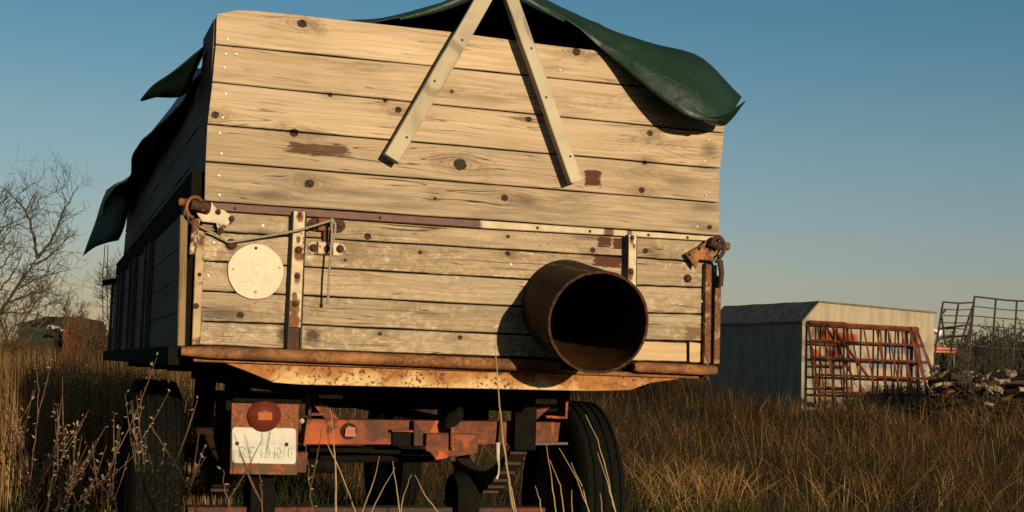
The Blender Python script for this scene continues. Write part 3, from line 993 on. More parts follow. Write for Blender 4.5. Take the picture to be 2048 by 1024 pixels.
# ---- number plate bracket with lamp
VB = .22
q = [uw(x, y, VB) for x, y in [(460, 948), (594, 950), (598, 806), (464, 799)]]
brk = MB().prism(q, VB, VB + .006, .001).build('plate_bracket', rusty('bracket_rust', (.10, .058, .026), 0.55, rust=(.26, .07, .018), rust2=(.12, .04, .014), scale=12), TR)
q = [uw(x, y, VB) for x, y in [(464, 804), (600, 806), (600, 799), (464, 796)]]
MB().prism(q, VB - .03, VB + .006, .001).build('top_lip', MBLACK, brk)
pn = NT('number_plate_paint')
o = pn.obj(); P_ = pn.sep(o)
a = pn.noise(o, 18, 5, .65)
bnd = pn.noise(pn.scale(o, (60, 1, 9)), 1.0, 3.0)
colp = pn.mix(pn.ss(a, .35, .7), (.66, .64, .55), (.52, .50, .42))
MPLATE = pn.fin(colp, .6, .2, k=.52)
def rrect(x0, x1, y0, y1, r, sl_=0.0):
    pts = []
    for cx_, cy_, a0 in [(x1 - r, y0 + r, -90), (x1 - r, y1 - r, 0), (x0 + r, y1 - r, 90), (x0 + r, y0 + r, 180)]:
        for k in range(5):
            t = R(a0 + k * 22.5)
            pts.append((cx_ + r * math.cos(t), cy_ + r * math.sin(t) + sl_ * (cx_ - x0)))
    return pts
q = [uw(x, y, VB - .006) for x, y in rrect(464, 592, 854, 926, 7, .02)][::-1]
plate = MB().prism(q, VB - .010, VB - .002, .0015).build('number_plate', MPLATE, brk)
MFADE = NT('faded_green_ink')
oo = MFADE.obj()
MFADE = MFADE.fin(MFADE.mix(MFADE.ss(MFADE.noise(oo, 55, 3, .6), .38, .62), (.13, .20, .15), (.46, .47, .40)), .6, .2)
pu, pw = uw(527, 905, VB - .0105)
text_mesh('RE', .058, 'plate_letters', MFADE, plate, (pu - .062, VB - .0108, pw - .002), .0002, 0, .95)
text_mesh('H010', .058, 'plate_digits', MFADE, plate, (pu + .062, VB - .0108, pw - .002), .0002, 0, .72)
for (x0, y0, x1, y1) in [(524, 862, 523, 916), (540, 862, 531, 916)]:
    q0 = uw(x0, y0, VB - .0106); q1 = uw(x1, y1, VB - .0106)
    MB().prism([(q1[0] - .004, q1[1]), (q1[0] + .004, q1[1]), (q0[0] + .004, q0[1]), (q0[0] - .004, q0[1])], VB - .0109, VB - .0101).build('painted_stroke', MFADE, plate)
for px, py in [(474, 887), (573, 889)]:
    bolt(px, py, VB - .010, 4.5, MRUSTD, plate, 'rivet', .006, 10, False)
lu, lw = uw(530, 831, VB - .03)
MLAMP = plain('tail_lamp_glass', (.13, .026, .014), 0.25, 0.5, 0.1, 10, 0)
lamp = MB().lathe([(.052, 0), (.060, .004), (.060, .022), (.052, .03), (.030, .044), (.010, .050), (.0005, .0505)], (lu, VB, lw), (0, -1, 0), 28).build('tail_lamp', MLAMP, brk, smooth=28)
q = [uw(x, y, VB - .056) for x, y in [(515, 839), (545, 839), (545, 823), (515, 823)]]
qn = [(q[0][0] + .002, q[0][1] - .003), (q[1][0] - .0, q[1][1] - .003), (q[2][0], q[2][1] - .003), (q[3][0] + .002, q[3][1] - .003)]
MB().prism(qn, VB - .052, VB - .03, .001).build('lamp_window', plain('amber_window', (.36, .10, .03), .7, .1, .15, 20, 0), brk)
bolt(604, 842, VB, 5, plain('zinc_stub', (.5, .45, .35)), brk, 'bolt', .015, 10)

# ---- red cross beam with the hitch
VR = .78
q = [uw(x, y, VR) for x, y in [(607, 889), (1115, 889), (1121, 845), (614, 838)]]
rb = MB().prism(q, VR, VR + .10, .002).build('tow_beam', MRED, TR)
def redpoly(pts, v0, v1, name, mat=None, par=None):
    q = [uw(x, y, v0) for x, y in pts]
    return MB().prism(q, v0, v1, .0012).build(name, mat or MRED, par or TR)
redpoly([(650, 838), (677, 838), (648, 806), (624, 806)], VR + .01, VR + .02, 'brace', None, rb)
redpoly([(1046, 843), (1070, 843), (1102, 812), (1080, 812)], VR + .01, VR + .02, 'brace', None, rb)
redpoly([(617, 832), (622, 832), (622, 790), (617, 790)], VR, VR + .08, 'hanger', None, rb)
redpoly([(622.5, 832), (652, 831), (652, 826), (622.5, 826)], VR, VR + .08, 'hanger', None, rb)
redpoly([(1130, 838), (1135, 838), (1137, 800), (1132, 800)], VR, VR + .08, 'hanger', None, rb)
redpoly([(1092, 836), (1129.5, 838), (1129.5, 833), (1092, 831)], VR, VR + .08, 'hanger', None, rb)
redpoly([(996, 891), (1003, 891), (1007, 842), (1000, 842)], VR - .03, VR - .002, 'gusset', MRUSTD, rb)
redpoly([(828, 891), (852, 892), (852, 872), (828, 842)], VR - .06, VR - .002, 'gusset', MRUSTD, rb)
redpoly([(785, 892), (826, 892), (826, 862), (785, 862)], VR - .02, VR - .002, 'pocket', MBLACK, rb)
redpoly([(784, 863.5), (842, 865), (842, 861), (784, 860)], VR - .05, VR - .003, 'pocket_lip', None, rb)
# hitch: folded plate with a pin
hit = redpoly([(872, 920), (955, 906), (956, 870), (853, 866), (852, 901), (862, 905)], VR - .10, VR - .092, 'hitch_plate')
qa = [T(x, y, v) for x, y, v in [(853, 868, VR - .10), (956, 870, VR - .10), (956, 872, VR - .01), (853, 869, VR - .01)]]
qb = [(p[0], p[1], p[2] + .006) for p in qa]
MB().add(qa + qb, [(0, 1, 2, 3), (7, 6, 5, 4), (0, 4, 5, 1), (1, 5, 6, 2), (2, 6, 7, 3), (3, 7, 4, 0)]).build('top_shelf', MRUSTD, hit)
MB().tube([T(905, 855, VR - .12), T(905, 900, VR - .12)], .010, 10).build('hitch_pin', MRUST, hit, smooth=45)
MB().tube([T(904, 912, VR - .1), T(904, 922, VR - .1)], .016, 10).build('hitch_nut', MRUSTD, hit, smooth=45)
hk = [T(x, y, VR - .06) for x, y in [(898, 868), (897, 850), (905, 838), (918, 828), (921, 814)]]
MB().tube(hk, [.02, .028, .033, .026, .012], 8).build('hitch_hook', MBLACK, hit, smooth=50)
redpoly([(921, 842), (925, 840), (924, 812), (920, 814)], VR - .05, VR - .045, 'hook_plate', MGREENK, hit)
# socket on the beam
so = MB().lathe([(.034, 0), (.034, .012), (.030, .016), (.026, .012), (.024, .002), (.0005, .002)], (uw(697, 862, VR)[0], VR, uw(697, 862, VR)[1]), (0, -1, 0), 20).build('socket_ring', MRUSTD, rb, smooth=40)
redpoly([(690, 873), (712, 874), (711, 855), (697, 852), (691, 858)], VR - .03, VR - .003, 'socket_cap', plain('faded_pink_cap', (.36, .14, .09), .7, .1), rb)
# pipes and rods below
MB().tube([T(620, 898, 1.0), T(860, 905, 1.0)], .012, 8).build('brake_rod', MBLACK, TR, smooth=45)
MB().tube([T(640, 918, 1.1), T(880, 918, 1.1)], .016, 8).build('brake_rod', MBLACK, TR, smooth=45)
MB().tube([T(595, 930, .9), T(680, 932, .9)], .03, 10).build('air_tank', MBLACK, TR, smooth=45)
MB().tube([T(1010, 889, VR - .01), T(1135, 887, VR - .01)], .006, 6).build('cable', plain('cable_green', (.10, .10, .07)), TR, smooth=45)
MB().tube([T(996, 885, .7), T(996, 915, .7), T(998, 932, .7), T(997, 948, .7), T(993, 958, .7)], [.009, .007, .004, .004, .006], 7).build('cable_end', plain('cable_grey', (.42, .40, .36)), TR, smooth=45)
redpoly([(548, 945), (612, 945), (616, 905), (560, 905)], VR + .05, VR + .14, 'spring_hanger', MRED)
# diagonal struts seen through the frame
MB().tube([T(700, 805, 1.5), T(905, 845, 1.5)], .022, 6).build('diagonal_strut', MBLACK, TR)
redpoly([(930, 845), (978, 845), (978, 780), (930, 780)], 1.2, 1.27, 'frame_plate', MBLACK)
redpoly([(620, 815), (1140, 824), (1140, 775), (620, 770)], 1.25, 1.29, 'frame_plate', MBLACK)

# ---- axle, springs, wheels
MSPR = rusty('spring_rust', (.05, .022, .010), .6, rust=(.045, .017, .008), rust2=(.02, .009, .006))
VA = 1.32
AX = EYE - .60
MB().box((.12, VA - .05, AX - .105), (1.82, VA + .05, AX - .03), .004).build('axle', rusty('axle_rust', (.16, .036, .012), .6, rust=(.08, .022, .009), rust2=(.04, .014, .006), scale=8, grime=.8), TR)
for u0 in (.20, 1.42):
    sp0 = None
    for k in range(7):
        L_ = .62 - k * .075
        t = MB(); vs = []; fs = []
        n = 12
        for i in range(n + 1):
            s_ = -1 + 2 * i / n
            v_ = VA + s_ * L_
            w_ = AX + .055 + .185 * (s_ * L_ / .62) ** 2 + .010 - k * .0145 + .10 - .045
            vs += [(u0, v_, w_), (u0 + .075, v_, w_), (u0 + .075, v_, w_ + .012), (u0, v_, w_ + .012)]
        for i in range(n):
            for q_ in range(4):
                q2 = (q_ + 1) % 4
                fs.append((i * 4 + q_, i * 4 + q2, (i + 1) * 4 + q2, (i + 1) * 4 + q_))
        fs.append((3, 2, 1, 0)); fs.append(tuple(n * 4 + q_ for q_ in range(4)))
        t.add(vs, fs); o_ = t.build('spring_leaf', MSPR, TR)
    for sgn in (-1, 1):
        MB().box((u0 - .01, VA + sgn * .60 - .03, AX + .27), (u0 + .085, VA + sgn * .60 + .03, EYE - .02)).build('spring_shackle', MBLACK, TR)
    MB().box((u0 - .01, VA - .06, AX + .052), (u0 + .085, VA + .06, AX + .10)).build('spring_clamp', MRED, TR)
    MB().lathe([(.12, 0), (.13, .02), (.13, .10), (.1, .11)], (u0 + (.18 if u0 < 1 else -.10), VA, AX), (1 if u0 < 1 else 1, 0, 0), 20).build('brake_drum', MBLACK, TR, smooth=40)


def tyre_mesh(r=.46, wd=.21):
    """tread with four grooves and rounded shoulders; axis along x"""
    prof = []
    hw = wd / 2
    inner = [(r - .20, -hw * .72), (r - .17, -hw * .90), (r - .10, -hw * 1.06), (r - .05, -hw * 1.02), (r - .020, -hw * .90), (r - .005, -hw * .80)]
    prof += [(a, b) for a, b in inner]
    for c in (-.58, -.2, .2, .58):
        x = c * hw; g = .008
        crown = r - .010 * (c * c)
        prof += [(crown, x - g - .003), (crown - .010, x - g), (crown - .010, x + g), (crown, x + g + .003)]
    prof += [(a, -b) for a, b in reversed(inner)]
    return MB().lathe(prof, (0, 0, 0), (1, 0, 0), 56, closed=True)


def wheel(u, v, w, base=None):
    if base is None:
        tm = tyre_mesh()
        t = tm.build('wheel', MTYRE, TR, smooth=28)
        rim = MB().lathe([(.262, -.085), (.275, -.085), (.262, -.07), (.245, -.03), (.245, .03), (.262, .07), (.275, .085), (.262, .085), (.235, .05), (.12, .03), (.10, .075), (.0005, .08)], (0, 0, 0), (-1, 0, 0), 28)
        rim.build('rim', MRIM, t, smooth=35)
        for k in range(6):
            th = k * math.pi / 3
            MB().lathe([(.014, 0), (.012, .02), (.0005, .021)], (-.035, .15 * math.cos(th), .15 * math.sin(th)), (-1, 0, 0), 6).build('wheel_nut', MRIM, t)
        t.location = (u, v, w)
        return t
    c_ = base.copy(); COL.objects.link(c_); c_.location = (u, v, w)
    for ch_ in base.children:
        d_ = ch_.copy(); COL.objects.link(d_); d_.parent = c_
    return c_


w1 = wheel(-.045, VA, .505)
for (u, v) in ((1.91, VA), (.16, 4.5), (1.80, 4.5)):
    w_ = wheel(u, v, .465, w1)
    if u > 1: w_.rotation_euler = (0, 0, math.pi)
MB().box((.12, 4.45, .41), (1.82, 4.55, .51)).build('axle', MBLACK, TR)
MB().lathe([(.42, 0), (.42, .06)], (.97, 4.5, .80), (0, 0, 1), 24).build('turntable', MBLACK, TR)
MB().box((.6, 4.4, .5), (.7, 4.6, .80)).build('turntable_leg', MBLACK, TR)
MB().box((1.25, 4.4, .5), (1.35, 4.6, .80)).build('turntable_leg', MBLACK, TR)
MB().tube([(.7, 4.6, .55), (.97, 6.9, .5)], .03, 8).build('drawbar', MBLACK, TR)
MB().tube([(1.25, 4.6, .55), (.97, 6.9, .5)], .03, 8).build('drawbar', MBLACK, TR)

# ------------------------------------------------------------------ pipe
pm = T(1198, 645, -.44); pb = T(1131, 612, .02)
PM, PB = Vector(pm), Vector(pb)
ax = (PM - PB).normalized()
Lp = (PM - PB).length
r0 = .180
PIPE = empty('steel_pipe', TO, YAW)
tag(PIPE, 'wide rusty steel pipe sticking out of the plank tailgate', 'pipe')


def pipe_mat():
    n = NT('pipe_rust')
    o = n.obj()
    a = n.noise(o, 8, 6, .65, .3); b = n.noise(o, 45, 3, .6)
    col = n.mix(n.ss(a, .4, .62), (.020, .017, .009), (.048, .021, .008))
    col = n.mix(n.ss(b, .45, .7), col, (.03, .018, .010))
    sc = n.noise(n.scale(o, (26, 3, 26)), 1.0, 4.0, .65)
    col = n.mix(n.ss(sc, .55, .66, 0, .75), col, (.20, .115, .045))
    dv = n.new('ShaderNodeVectorMath', operation='DOT_PRODUCT'); n.put(dv.inputs[0], n.addv(o, tuple(-PB))); n.put(dv.inputs[1], tuple(ax))
    col = n.mix(n.ss(dv.outputs['Value'], Lp - .022, Lp - .006), col, n.mix(n.ss(b, .4, .6), (.030, .013, .005), (.075, .030, .010)))
    n.bump(n.math('MULTIPLY_ADD', b, .5, a), .5, .003)
    return n.fin(col, .8, .12)


MPIPE = pipe_mat()
MPIN = plain('pipe_inside', (.055, .022, .008), .9, .05, .4, 18, .4)
n = 64
th_ = .006
PO_ = MB().lathe([(r0 * .94, -.62), (r0 * .985, 0)] + [(r0 * lerp(.985, 1.0, i / 12), Lp * i / 12) for i in range(1, 12)] + [(r0, Lp - .012), (r0 + .004, Lp - .006), (r0 + .003, Lp), (r0 - th_, Lp)], PB, ax, n, closed=False).build('outer_wall', MPIPE, PIPE, smooth=40)
po = PO_.data
bm = bmesh.new(); bm.from_mesh(po)
bmesh.ops.delete(bm, geom=[f for f in bm.faces if len(f.verts) > 8], context='FACES_ONLY')
for v_ in bm.verts:
    rel = v_.co - PB; t_ = rel.dot(ax)
    rad = rel - ax * t_
    v_.co += rad.normalized() * (mnoise.noise(v_.co * 9.0) * .0028 + mnoise.noise(v_.co * 31.0) * .0012)
bm.to_mesh(po); bm.free()
PI_ = MB().lathe([(r0 - th_ - .0005, Lp - .001), (r0 * .96 - th_, .0), (r0 * .93 - th_, -.62)], PB, ax, n).build('inner_wall', MPIN, PIPE, smooth=40)
pi_ = PI_.data
bm = bmesh.new(); bm.from_mesh(pi_)
fb = [f for f in bm.faces if len(f.verts) > 8]
fb.sort(key=lambda f: (f.calc_center_median() - (PB + ax * Lp)).length)
bmesh.ops.delete(bm, geom=fb[:1], context='FACES_ONLY')
bmesh.ops.reverse_faces(bm, faces=bm.faces)
bm.to_mesh(pi_); bm.free()
MB().lathe([(r0 * .90, -.62), (r0 * .90, -.60)], PB, ax, 32).build('end_disc', MBLACK, PIPE)

# cut the round hole for the pipe through the boards and the dark backing
cut = MB().lathe([(r0 * .955, -.6), (r0 * .955, .3)], PB, ax, 48).build('cutter', None, TR)
for o_ in [c for c in TR.children if c.name.startswith('board') or c.name.startswith('dark_backing')]:
    bb_ = [Vector(c) for c in o_.bound_box]
    c_ = PB
    if min(p.x for p in bb_) < c_.x + r0 and max(p.x for p in bb_) > c_.x - r0 and min(p.z for p in bb_) < c_.z + r0 and max(p.z for p in bb_) > c_.z - r0 - .03:
        md = o_.modifiers.new('hole', 'BOOLEAN'); md.operation = 'DIFFERENCE'; md.object = cut; md.solver = 'EXACT'
        dg = bpy.context.evaluated_depsgraph_get()
        me = bpy.data.meshes.new_from_object(o_.evaluated_get(dg))
        o_.modifiers.clear()
        o_.data = me
bpy.data.objects.remove(cut)

# ------------------------------------------------------------------ the two battens and the rope
def batten(top, bot, wpx, name, label):
    """top, bot: photo points of the front face centre, with v"""
    a = Vector(T(*top)); b = Vector(T(*bot))
    d = (a - b).normalized(); fwd = Vector((0, -1, 0)); fwd = (fwd - d * fwd.dot(d)).normalized()
    side = d.cross(fwd)
    h = wpx / 2 / 550.
    dep = .038
    L_ = (a - b).length
    m_ = MB(); vs = []; fs = []
    n = 10; c = .003
    for i in range(n + 1):
        x = L_ * i / n
        j = random.uniform(-.0008, .0008)
        for (y, z) in [(-h + c, 0), (h - c, 0), (h, -c), (h, -dep), (-h, -dep), (-h, -c)]:
            vs.append((x, y + j, z))
    for i in range(n):
        for k in range(6):
            k2 = (k + 1) % 6
            fs.append((i * 6 + k, i * 6 + k2, (i + 1) * 6 + k2, (i + 1) * 6 + k))
    fs.append(tuple(range(5, -1, -1))); fs.append(tuple(range(n * 6, n * 6 + 6)))
    m_.add(vs, fs)
    o = m_.build(name, MSTICK)
    loc = Matrix((d, side, fwd)).transposed().to_4x4(); loc.translation = b
    M0 = Matrix.Translation(TO) @ Matrix.Rotation(YAW, 4, 'Z')
    o.matrix_world = M0 @ loc
    tag(o, label, 'batten', 'battens propping up the tarpaulin')
    for (t, s_) in [(.12, .3), (.42, -.2), (.66, .2)]:
        MB().lathe([(.005, 0), (.005, .001), (.002, .0012), (.0005, .0008)], (L_ * t, h * s_, -.0003), (0, 0, 1), 8).build('screw', MRUSTD, o)
    return o


batten((990, -40, -.09), (784, 316, -.085), 33, 'wooden_batten', 'left wooden batten slanting down from the tarpaulin ridge to the left')
batten((1012, -40, -.09), (1154, 362, -.085), 27, 'wooden_batten', 'right wooden batten slanting down to the rusty patch above the pipe')

ROPE = empty('rope', TO, YAW)
tag(ROPE, 'thin knotted rope tied from the left latch to the hasp with a hanging end', 'rope')
def rope(pts, r=.0045, name='strand'):
    P3 = [Vector(T(*p)) for p in pts]
    out = []
    for i in range(len(P3) - 1):
        for k in range(5): out.append(P3[i].lerp(P3[i + 1], k / 5))
    out.append(P3[-1])
    return MB().tube(out, r, 7).build(name, MROPE, ROPE, smooth=60)
rope([(398, 452, -.045), (430, 468, -.02), (455, 484, -.008), (463, 484, -.012), (480, 481, -.012), (540, 471, -.03), (595, 461, -.055), (630, 451, -.06), (662, 441, -.06)])
rope([(662, 441, -.06), (664, 460, -.065), (662, 500, -.066), (658, 550, -.066), (656, 602, -.066)], .0042, 'hanging_end')
rope([(663, 440, -.055), (671, 448, -.06), (670, 470, -.06), (664, 490, -.06), (661, 500, -.05)], .0042, 'loop')
MB().lathe([(.001, -.012), (.009, -.006), (.009, .006), (.001, .012)], T(664, 442, -.06), (.3, 0, 1), 10).build('knot', MROPE, ROPE, smooth=60)
MB().lathe([(.003, -.008), (.007, -.002), (.005, .008)], T(656, 604, -.066), (0, 0, 1), 8).build('rope_tip', MROPE, ROPE, smooth=60)

# ------------------------------------------------------------------ tarpaulin
def tarp_mat():
    n = NT('green_tarpaulin')
    o = n.obj()
    a = n.noise(o, 3.0, 5, .6); b = n.noise(o, 220, 2, .5)
    col = n.mix(n.ss(a, .35, .7), (.006, .024, .013), (.010, .034, .020))
    wv = n.noise(n.scale(o, (9, 3, 9)), 1.0, 2, .5, .8)
    n.bump(n.math('ABSOLUTE', n.math('SUBTRACT', wv, .5)), .5, .02)
    return n.fin(col, .5, .3)


MTARP = tarp_mat()
TARP = empty('tarpaulin', TO, YAW)
tag(TARP, 'dark green tarpaulin draped over the top of the trailer, its right corner curling outward', 'tarpaulin')


def cm(p0, p1, p2, p3, t):
    return 0.5 * ((2 * p1) + (p2 - p0) * t + (2 * p0 - 5 * p1 + 4 * p2 - p3) * t * t + (3 * p1 - p0 - 3 * p2 + p3) * t ** 3)


def resample(line, k):
    out = []
    L_ = len(line)
    for i in range(L_ - 1):
        p0 = line[i - 1] if i else line[0] * 2 - line[1]
        p3 = line[i + 2] if i + 2 < L_ else line[-1] * 2 - line[-2]
        for j in range(k):
            out.append(cm(p0, line[i], line[i + 1], p3, j / k))
    out.append(line[-1])
    return out


def sheet(rows, name, parent, k=5, thick=.003, wr=.006):
    rows = [[Vector(p) for p in r_] for r_ in rows]
    rows = [resample(r_, k) for r_ in rows]
    cols = [resample([r_[j] for r_ in rows], k) for j in range(len(rows[0]))]
    nc = len(cols); nr = len(cols[0])
    vs = []; fs = []
    for i in range(nr):
        for j in range(nc):
            p = cols[j][i]
            rg = 1 - abs(mnoise.noise(p * 4.3)) * 2; rg2 = 1 - abs(mnoise.noise(p * 2.1 + Vector((7, 3, 1)))) * 2
            d = mnoise.noise_vector(p * 3.1) * wr + Vector((.2, -.5, .8)) * (rg * wr * .8 + max(0, rg2) ** 3 * wr * 1.6)
            vs.append(p + d)
    for i in range(nr - 1):
        for j in range(nc - 1):
            fs.append((i * nc + j, i * nc + j + 1, (i + 1) * nc + j + 1, (i + 1) * nc + j))
    o = MB().add(vs, fs).build(name, MTARP, parent, smooth=180)
    o.data.shade_smooth()
    t_ = o.modifiers.new('thick', 'SOLIDIFY'); t_.thickness = thick; t_.offset = 0
    return o


e = EYE
row0 = [(.05, .14, e + 1.07), (.05, .14, e + 1.10), (.08, .12, e + 1.14), T(640, 60, .06), T(760, 44, .04), T(850, 24, .02), T(930, -2, .0), T(990, -30, -.02),
        T(1055, 2, -.02), T(1128, 42, -.02), T(1207, 104, -.04), T(1290, 172, -.13), T(1372, 232, -.20), T(1432, 246, -.20)]
row05 = [(.05, .18, e + 1.07), (.05, .18, e + 1.10), (.08, .16, e + 1.14), T(640, 54, .09), T(760, 41, .07), T(850, 20, .05), T(930, -8, .04), T(990, -38, .02),
        T(1058, -3, .03), T(1129, 36, .02), T(1209, 86, -.03), T(1300, 130, -.11), T(1395, 172, -.16), T(1464, 222, -.14)]
row1 = [(.045, .3, e + 1.06), (.04, .3, e + 1.09), (.07, .3, e + 1.13), T(640, 54, .25), T(760, 42, .25), T(850, 22, .25), T(930, -6, .22), T(990, -38, .2),
        T(1062, -2, .15), T(1132, 34, .12), T(1212, 68, .08), T(1310, 96, .03), T(1402, 121, .02), T(1476, 196, .0)]
rows = [row0, row05, row1]
sil = [(.6, (386, 160)), (.9, (361, 209)), (1.4, (316, 250)), (2.0, (281, 283)), (2.6, (263, 312)), (3.3, (259, 353)), (4.2, (222, 380)), (4.9, (214, 420)), (5.5, (216, 440))]
for k, (v, (sx_, sy_)) in enumerate(sil):
    c1 = T(sx_, sy_, v); wb_ = wtop - .0
    rd = .10 + .03 * math.sin(2.1 * v)
    sag = .03 * math.sin(1.9 * v + 1)
    row = [(-.012, v, wb_ - .02 + .015 * math.sin(5 * v)), (min(c1[0], .0), v, c1[2] - .01), (.05, v, max(e + 1.13, c1[2] + .01))]
    for q_ in (.30, .55, .8): row.append((lerp(-.05, 1.0, q_), v, e + lerp(1.15, 1.40, q_) - .05 * math.sin(math.pi * q_) + sag))
    row += [(.93, v, e + 1.375 + sag * .3), (1.02, v, e + 1.40 + sag * .3)]
    for q_ in (.2, .45, .7, .92): row.append((lerp(1.02, 2.06, q_), v, e + lerp(1.40, 1.17, q_) - .04 * math.sin(math.pi * q_) - sag))
    row += [(2.15, v, e + 1.10 + .03 * math.sin(3 * v)), (2.12, v, e + .98 + .05 * math.sin(2.3 * v))]
    rows.append(row)
sheet(rows, 'cover_sheet', TARP)
# lifted corner at the rear left
fr = [[T(408, 96, .25), T(376, 121, .27), T(343, 146, .30), T(306, 172, .34), T(281, 202, .38)],
      [T(404, 116, .35), T(378, 140, .37), T(350, 160, .40), T(316, 184, .42), T(284, 203, .44)],
      [T(390, 146, .5), T(372, 168, .5), T(350, 182, .5), T(320, 195, .5), T(292, 202.5, .5)],
      [T(372, 186, .65), T(362, 193, .64), T(348, 197, .62), T(325, 199, .6), T(300, 202, .58)]]
sheet(fr, 'lifted_corner', TARP)
ff = [[T(262, 356, 4.3), T(248, 361, 4.3), T(230, 368, 4.3), T(213, 380, 4.35)],
      [T(262, 392, 4.3), T(245, 394, 4.3), T(225, 397, 4.35), T(203, 404, 4.4)],
      [T(255, 430, 4.3), T(236, 434, 4.3), T(212, 438, 4.4), T(190, 445, 4.5)],
      [T(246, 462, 4.3), T(226, 468, 4.3), T(202, 478, 4.4), T(176, 482, 4.5)],
      [T(236, 482, 4.3), T(214, 488, 4.35), T(190, 496, 4.45), T(165, 513, 4.5)]]
sheet(ff, 'hanging_corner', TARP)
tip = [[T(1398, 238, -.205), T(1440, 230, -.21), T(1474, 212, -.20), T(1491, 201, -.19)],
       [T(1410, 245, -.17), T(1440, 246, -.16), T(1466, 228, -.16), T(1487, 207, -.18)],
       [T(1420, 250, -.09), T(1446, 254, -.09), T(1464, 238, -.12), T(1482, 214, -.17)]]
sheet(tip, 'corner_tip', TARP)

hem = resample([Vector(T(x, y, v)) for x, y, v in [(800, 38, .02), (850, 25, .0), (900, 8, -.02), (950, -14, -.03), (990, -30, -.03), (1045, -4, -.04), (1085, 18, -.045), (1128, 42, -.035)]], 4)
o = MB().tube(hem, [.006 + .016 * math.sin(math.pi * i / (len(hem) - 1)) for i in range(len(hem))], 10).build('rolled_hem', MTARP, TARP, smooth=60)
# cords hanging on the far side of the left wall
for (x0, x1) in ((207, 205), (213, 214)):
    o = MB().tube([T(x0 + 3, 490, 4.9), T(x1, 560, 4.9), T(x1 + 1, 640, 4.9)], .003, 5).build('tarpaulin_cord', MBLACK, TARP)
# ==== END OF TRAILER ====

# ------------------------------------------------------------------ grass
def in_trailer(x, y):
    dx, dy = x - TO.x, y - TO.y
    u = dx * E1.x + dy * E1.y; v = dx * E2.x + dy * E2.y
    return u, v


def blades(name, label, mat, xy, hgt, wid, lean, tone, seed, segs=3, curl=0.35, kind='stuff'):
    r = np.random.default_rng(seed)
    n = len(xy)
    base = np.zeros((n, 3)); base[:, :2] = xy
    base[:, 2] = [gz(a, b) - .02 for a, b in xy]
    az = r.uniform(0, 2 * np.pi, n)
    dirn = np.stack([np.cos(az), np.sin(az)], 1) * (lean * r.uniform(.1, 1.0, n))[:, None]
    dirn += np.array([-.05, .02]) * 1.0
    face = r.uniform(-.9, .9, n)                   # blade width turns about the upright
    wv = np.stack([np.cos(face), np.sin(face), np.zeros(n)], 1)
    V = np.zeros((n, segs * 2 + 1, 3))
    for k in range(segs + 1):
        t = k / segs
        p = base.copy()
        p[:, :2] += dirn * (hgt * (t * (1 - curl) + curl * t * t))[:, None]
        p[:, 2] += hgt * (t - .12 * t * t * np.clip(lean * 2, 0, 2))
        if k < segs:
            h = (wid * (1 - .55 * t) * .5)[:, None]
            V[:, 2 * k] = p - wv * h; V[:, 2 * k + 1] = p + wv * h
        else:
            V[:, 2 * segs] = p
    nv = segs * 2 + 1
    off = (np.arange(n) * nv)[:, None]
    tris = []
    for k in range(segs - 1):
        a = 2 * k
        tris += [[a, a + 1, a + 3], [a, a + 3, a + 2]]
    tris.append([2 * (segs - 1), 2 * segs - 1, 2 * segs])
    F = (np.array(tris)[None] + off[:, :, None]).reshape(-1, 3)
    me = bpy.data.meshes.new(name)
    me.vertices.add(n * nv); me.vertices.foreach_set('co', V.reshape(-1).astype(np.float32))
    me.loops.add(len(F) * 3); me.loops.foreach_set('vertex_index', F.reshape(-1).astype(np.int32))
    me.polygons.add(len(F))
    me.polygons.foreach_set('loop_start', (np.arange(len(F)) * 3).astype(np.int32))
    at = me.attributes.new('tone', 'FLOAT', 'POINT')
    at.data.foreach_set('value', np.repeat(tone, nv).astype(np.float32))
    me.update(calc_edges=True); me.validate()
    me.materials.append(mat)
    o = bpy.data.objects.new(name, me); COL.objects.link(o)
    tag(o, label, kind=kind)
    return o


def scatter(n, y0, y1, seed, xr=(-.46, .46), power=1.0, clump=0.0, cs=1.2):
    """points in the wedge seen by the camera and a step to either side; denser when near"""
    r = np.random.default_rng(seed)
    y = y0 + (y1 - y0) * r.uniform(0, 1, n) ** power
    x = (r.uniform(xr[0], xr[1], n)) * y + r.uniform(-.5, .5, n)
    if clump > 0:
        keep = np.array([(mnoise.noise((a * cs, b * cs, seed * 1.7)) > r.uniform(-clump, clump) * .8 - .05) for a, b in zip(x, y)])
        x, y = x[keep], y[keep]
    return np.stack([x, y], 1)


def cull(xy, under=None):
    """no blades through the wheels; under the bed keep only a share"""
    u = (xy[:, 0] - TO.x) * E1.x + (xy[:, 1] - TO.y) * E1.y
    v = (xy[:, 0] - TO.x) * E2.x + (xy[:, 1] - TO.y) * E2.y
    bed = (u > -.15) & (u < 2.1) & (v > -.1) & (v < 5.7)
    return bed, u, v


dry_ramp = [(0.0, (.015, .0095, .0035)), (0.4, (.048, .028, .0085)), (0.75, (.135, .072, .023)), (1.0, (.40, .25, .095))]
MDRY = blade_mat('dry_grass_blades', dry_ramp, .25)
MGREEN = blade_mat('green_grass_blades', [(0, (.016, .022, .006)), (.5, (.034, .046, .012)), (1, (.075, .078, .022))], .3)
MTUFT = blade_mat('bright_straw', [(0, (.12, .06, .016)), (.5, (.30, .17, .055)), (1, (.62, .42, .18))], .3)
MREED = blade_mat('tall_straw', [(0, (.06, .03, .009)), (.5, (.20, .108, .034)), (1, (.46, .30, .12))], .25)


def tone_field(xy, seed, r, lo=0.0, hi=1.0, bright=.09):
    base = np.array([mnoise.noise((a * .55, b * .35, seed)) for a, b in xy])
    t = .24 + .30 * base + r.normal(0, .16, len(xy))
    return np.clip(np.where(r.uniform(0, 1, len(xy)) < bright, t + r.uniform(.3, .75, len(xy)), t), lo, hi)


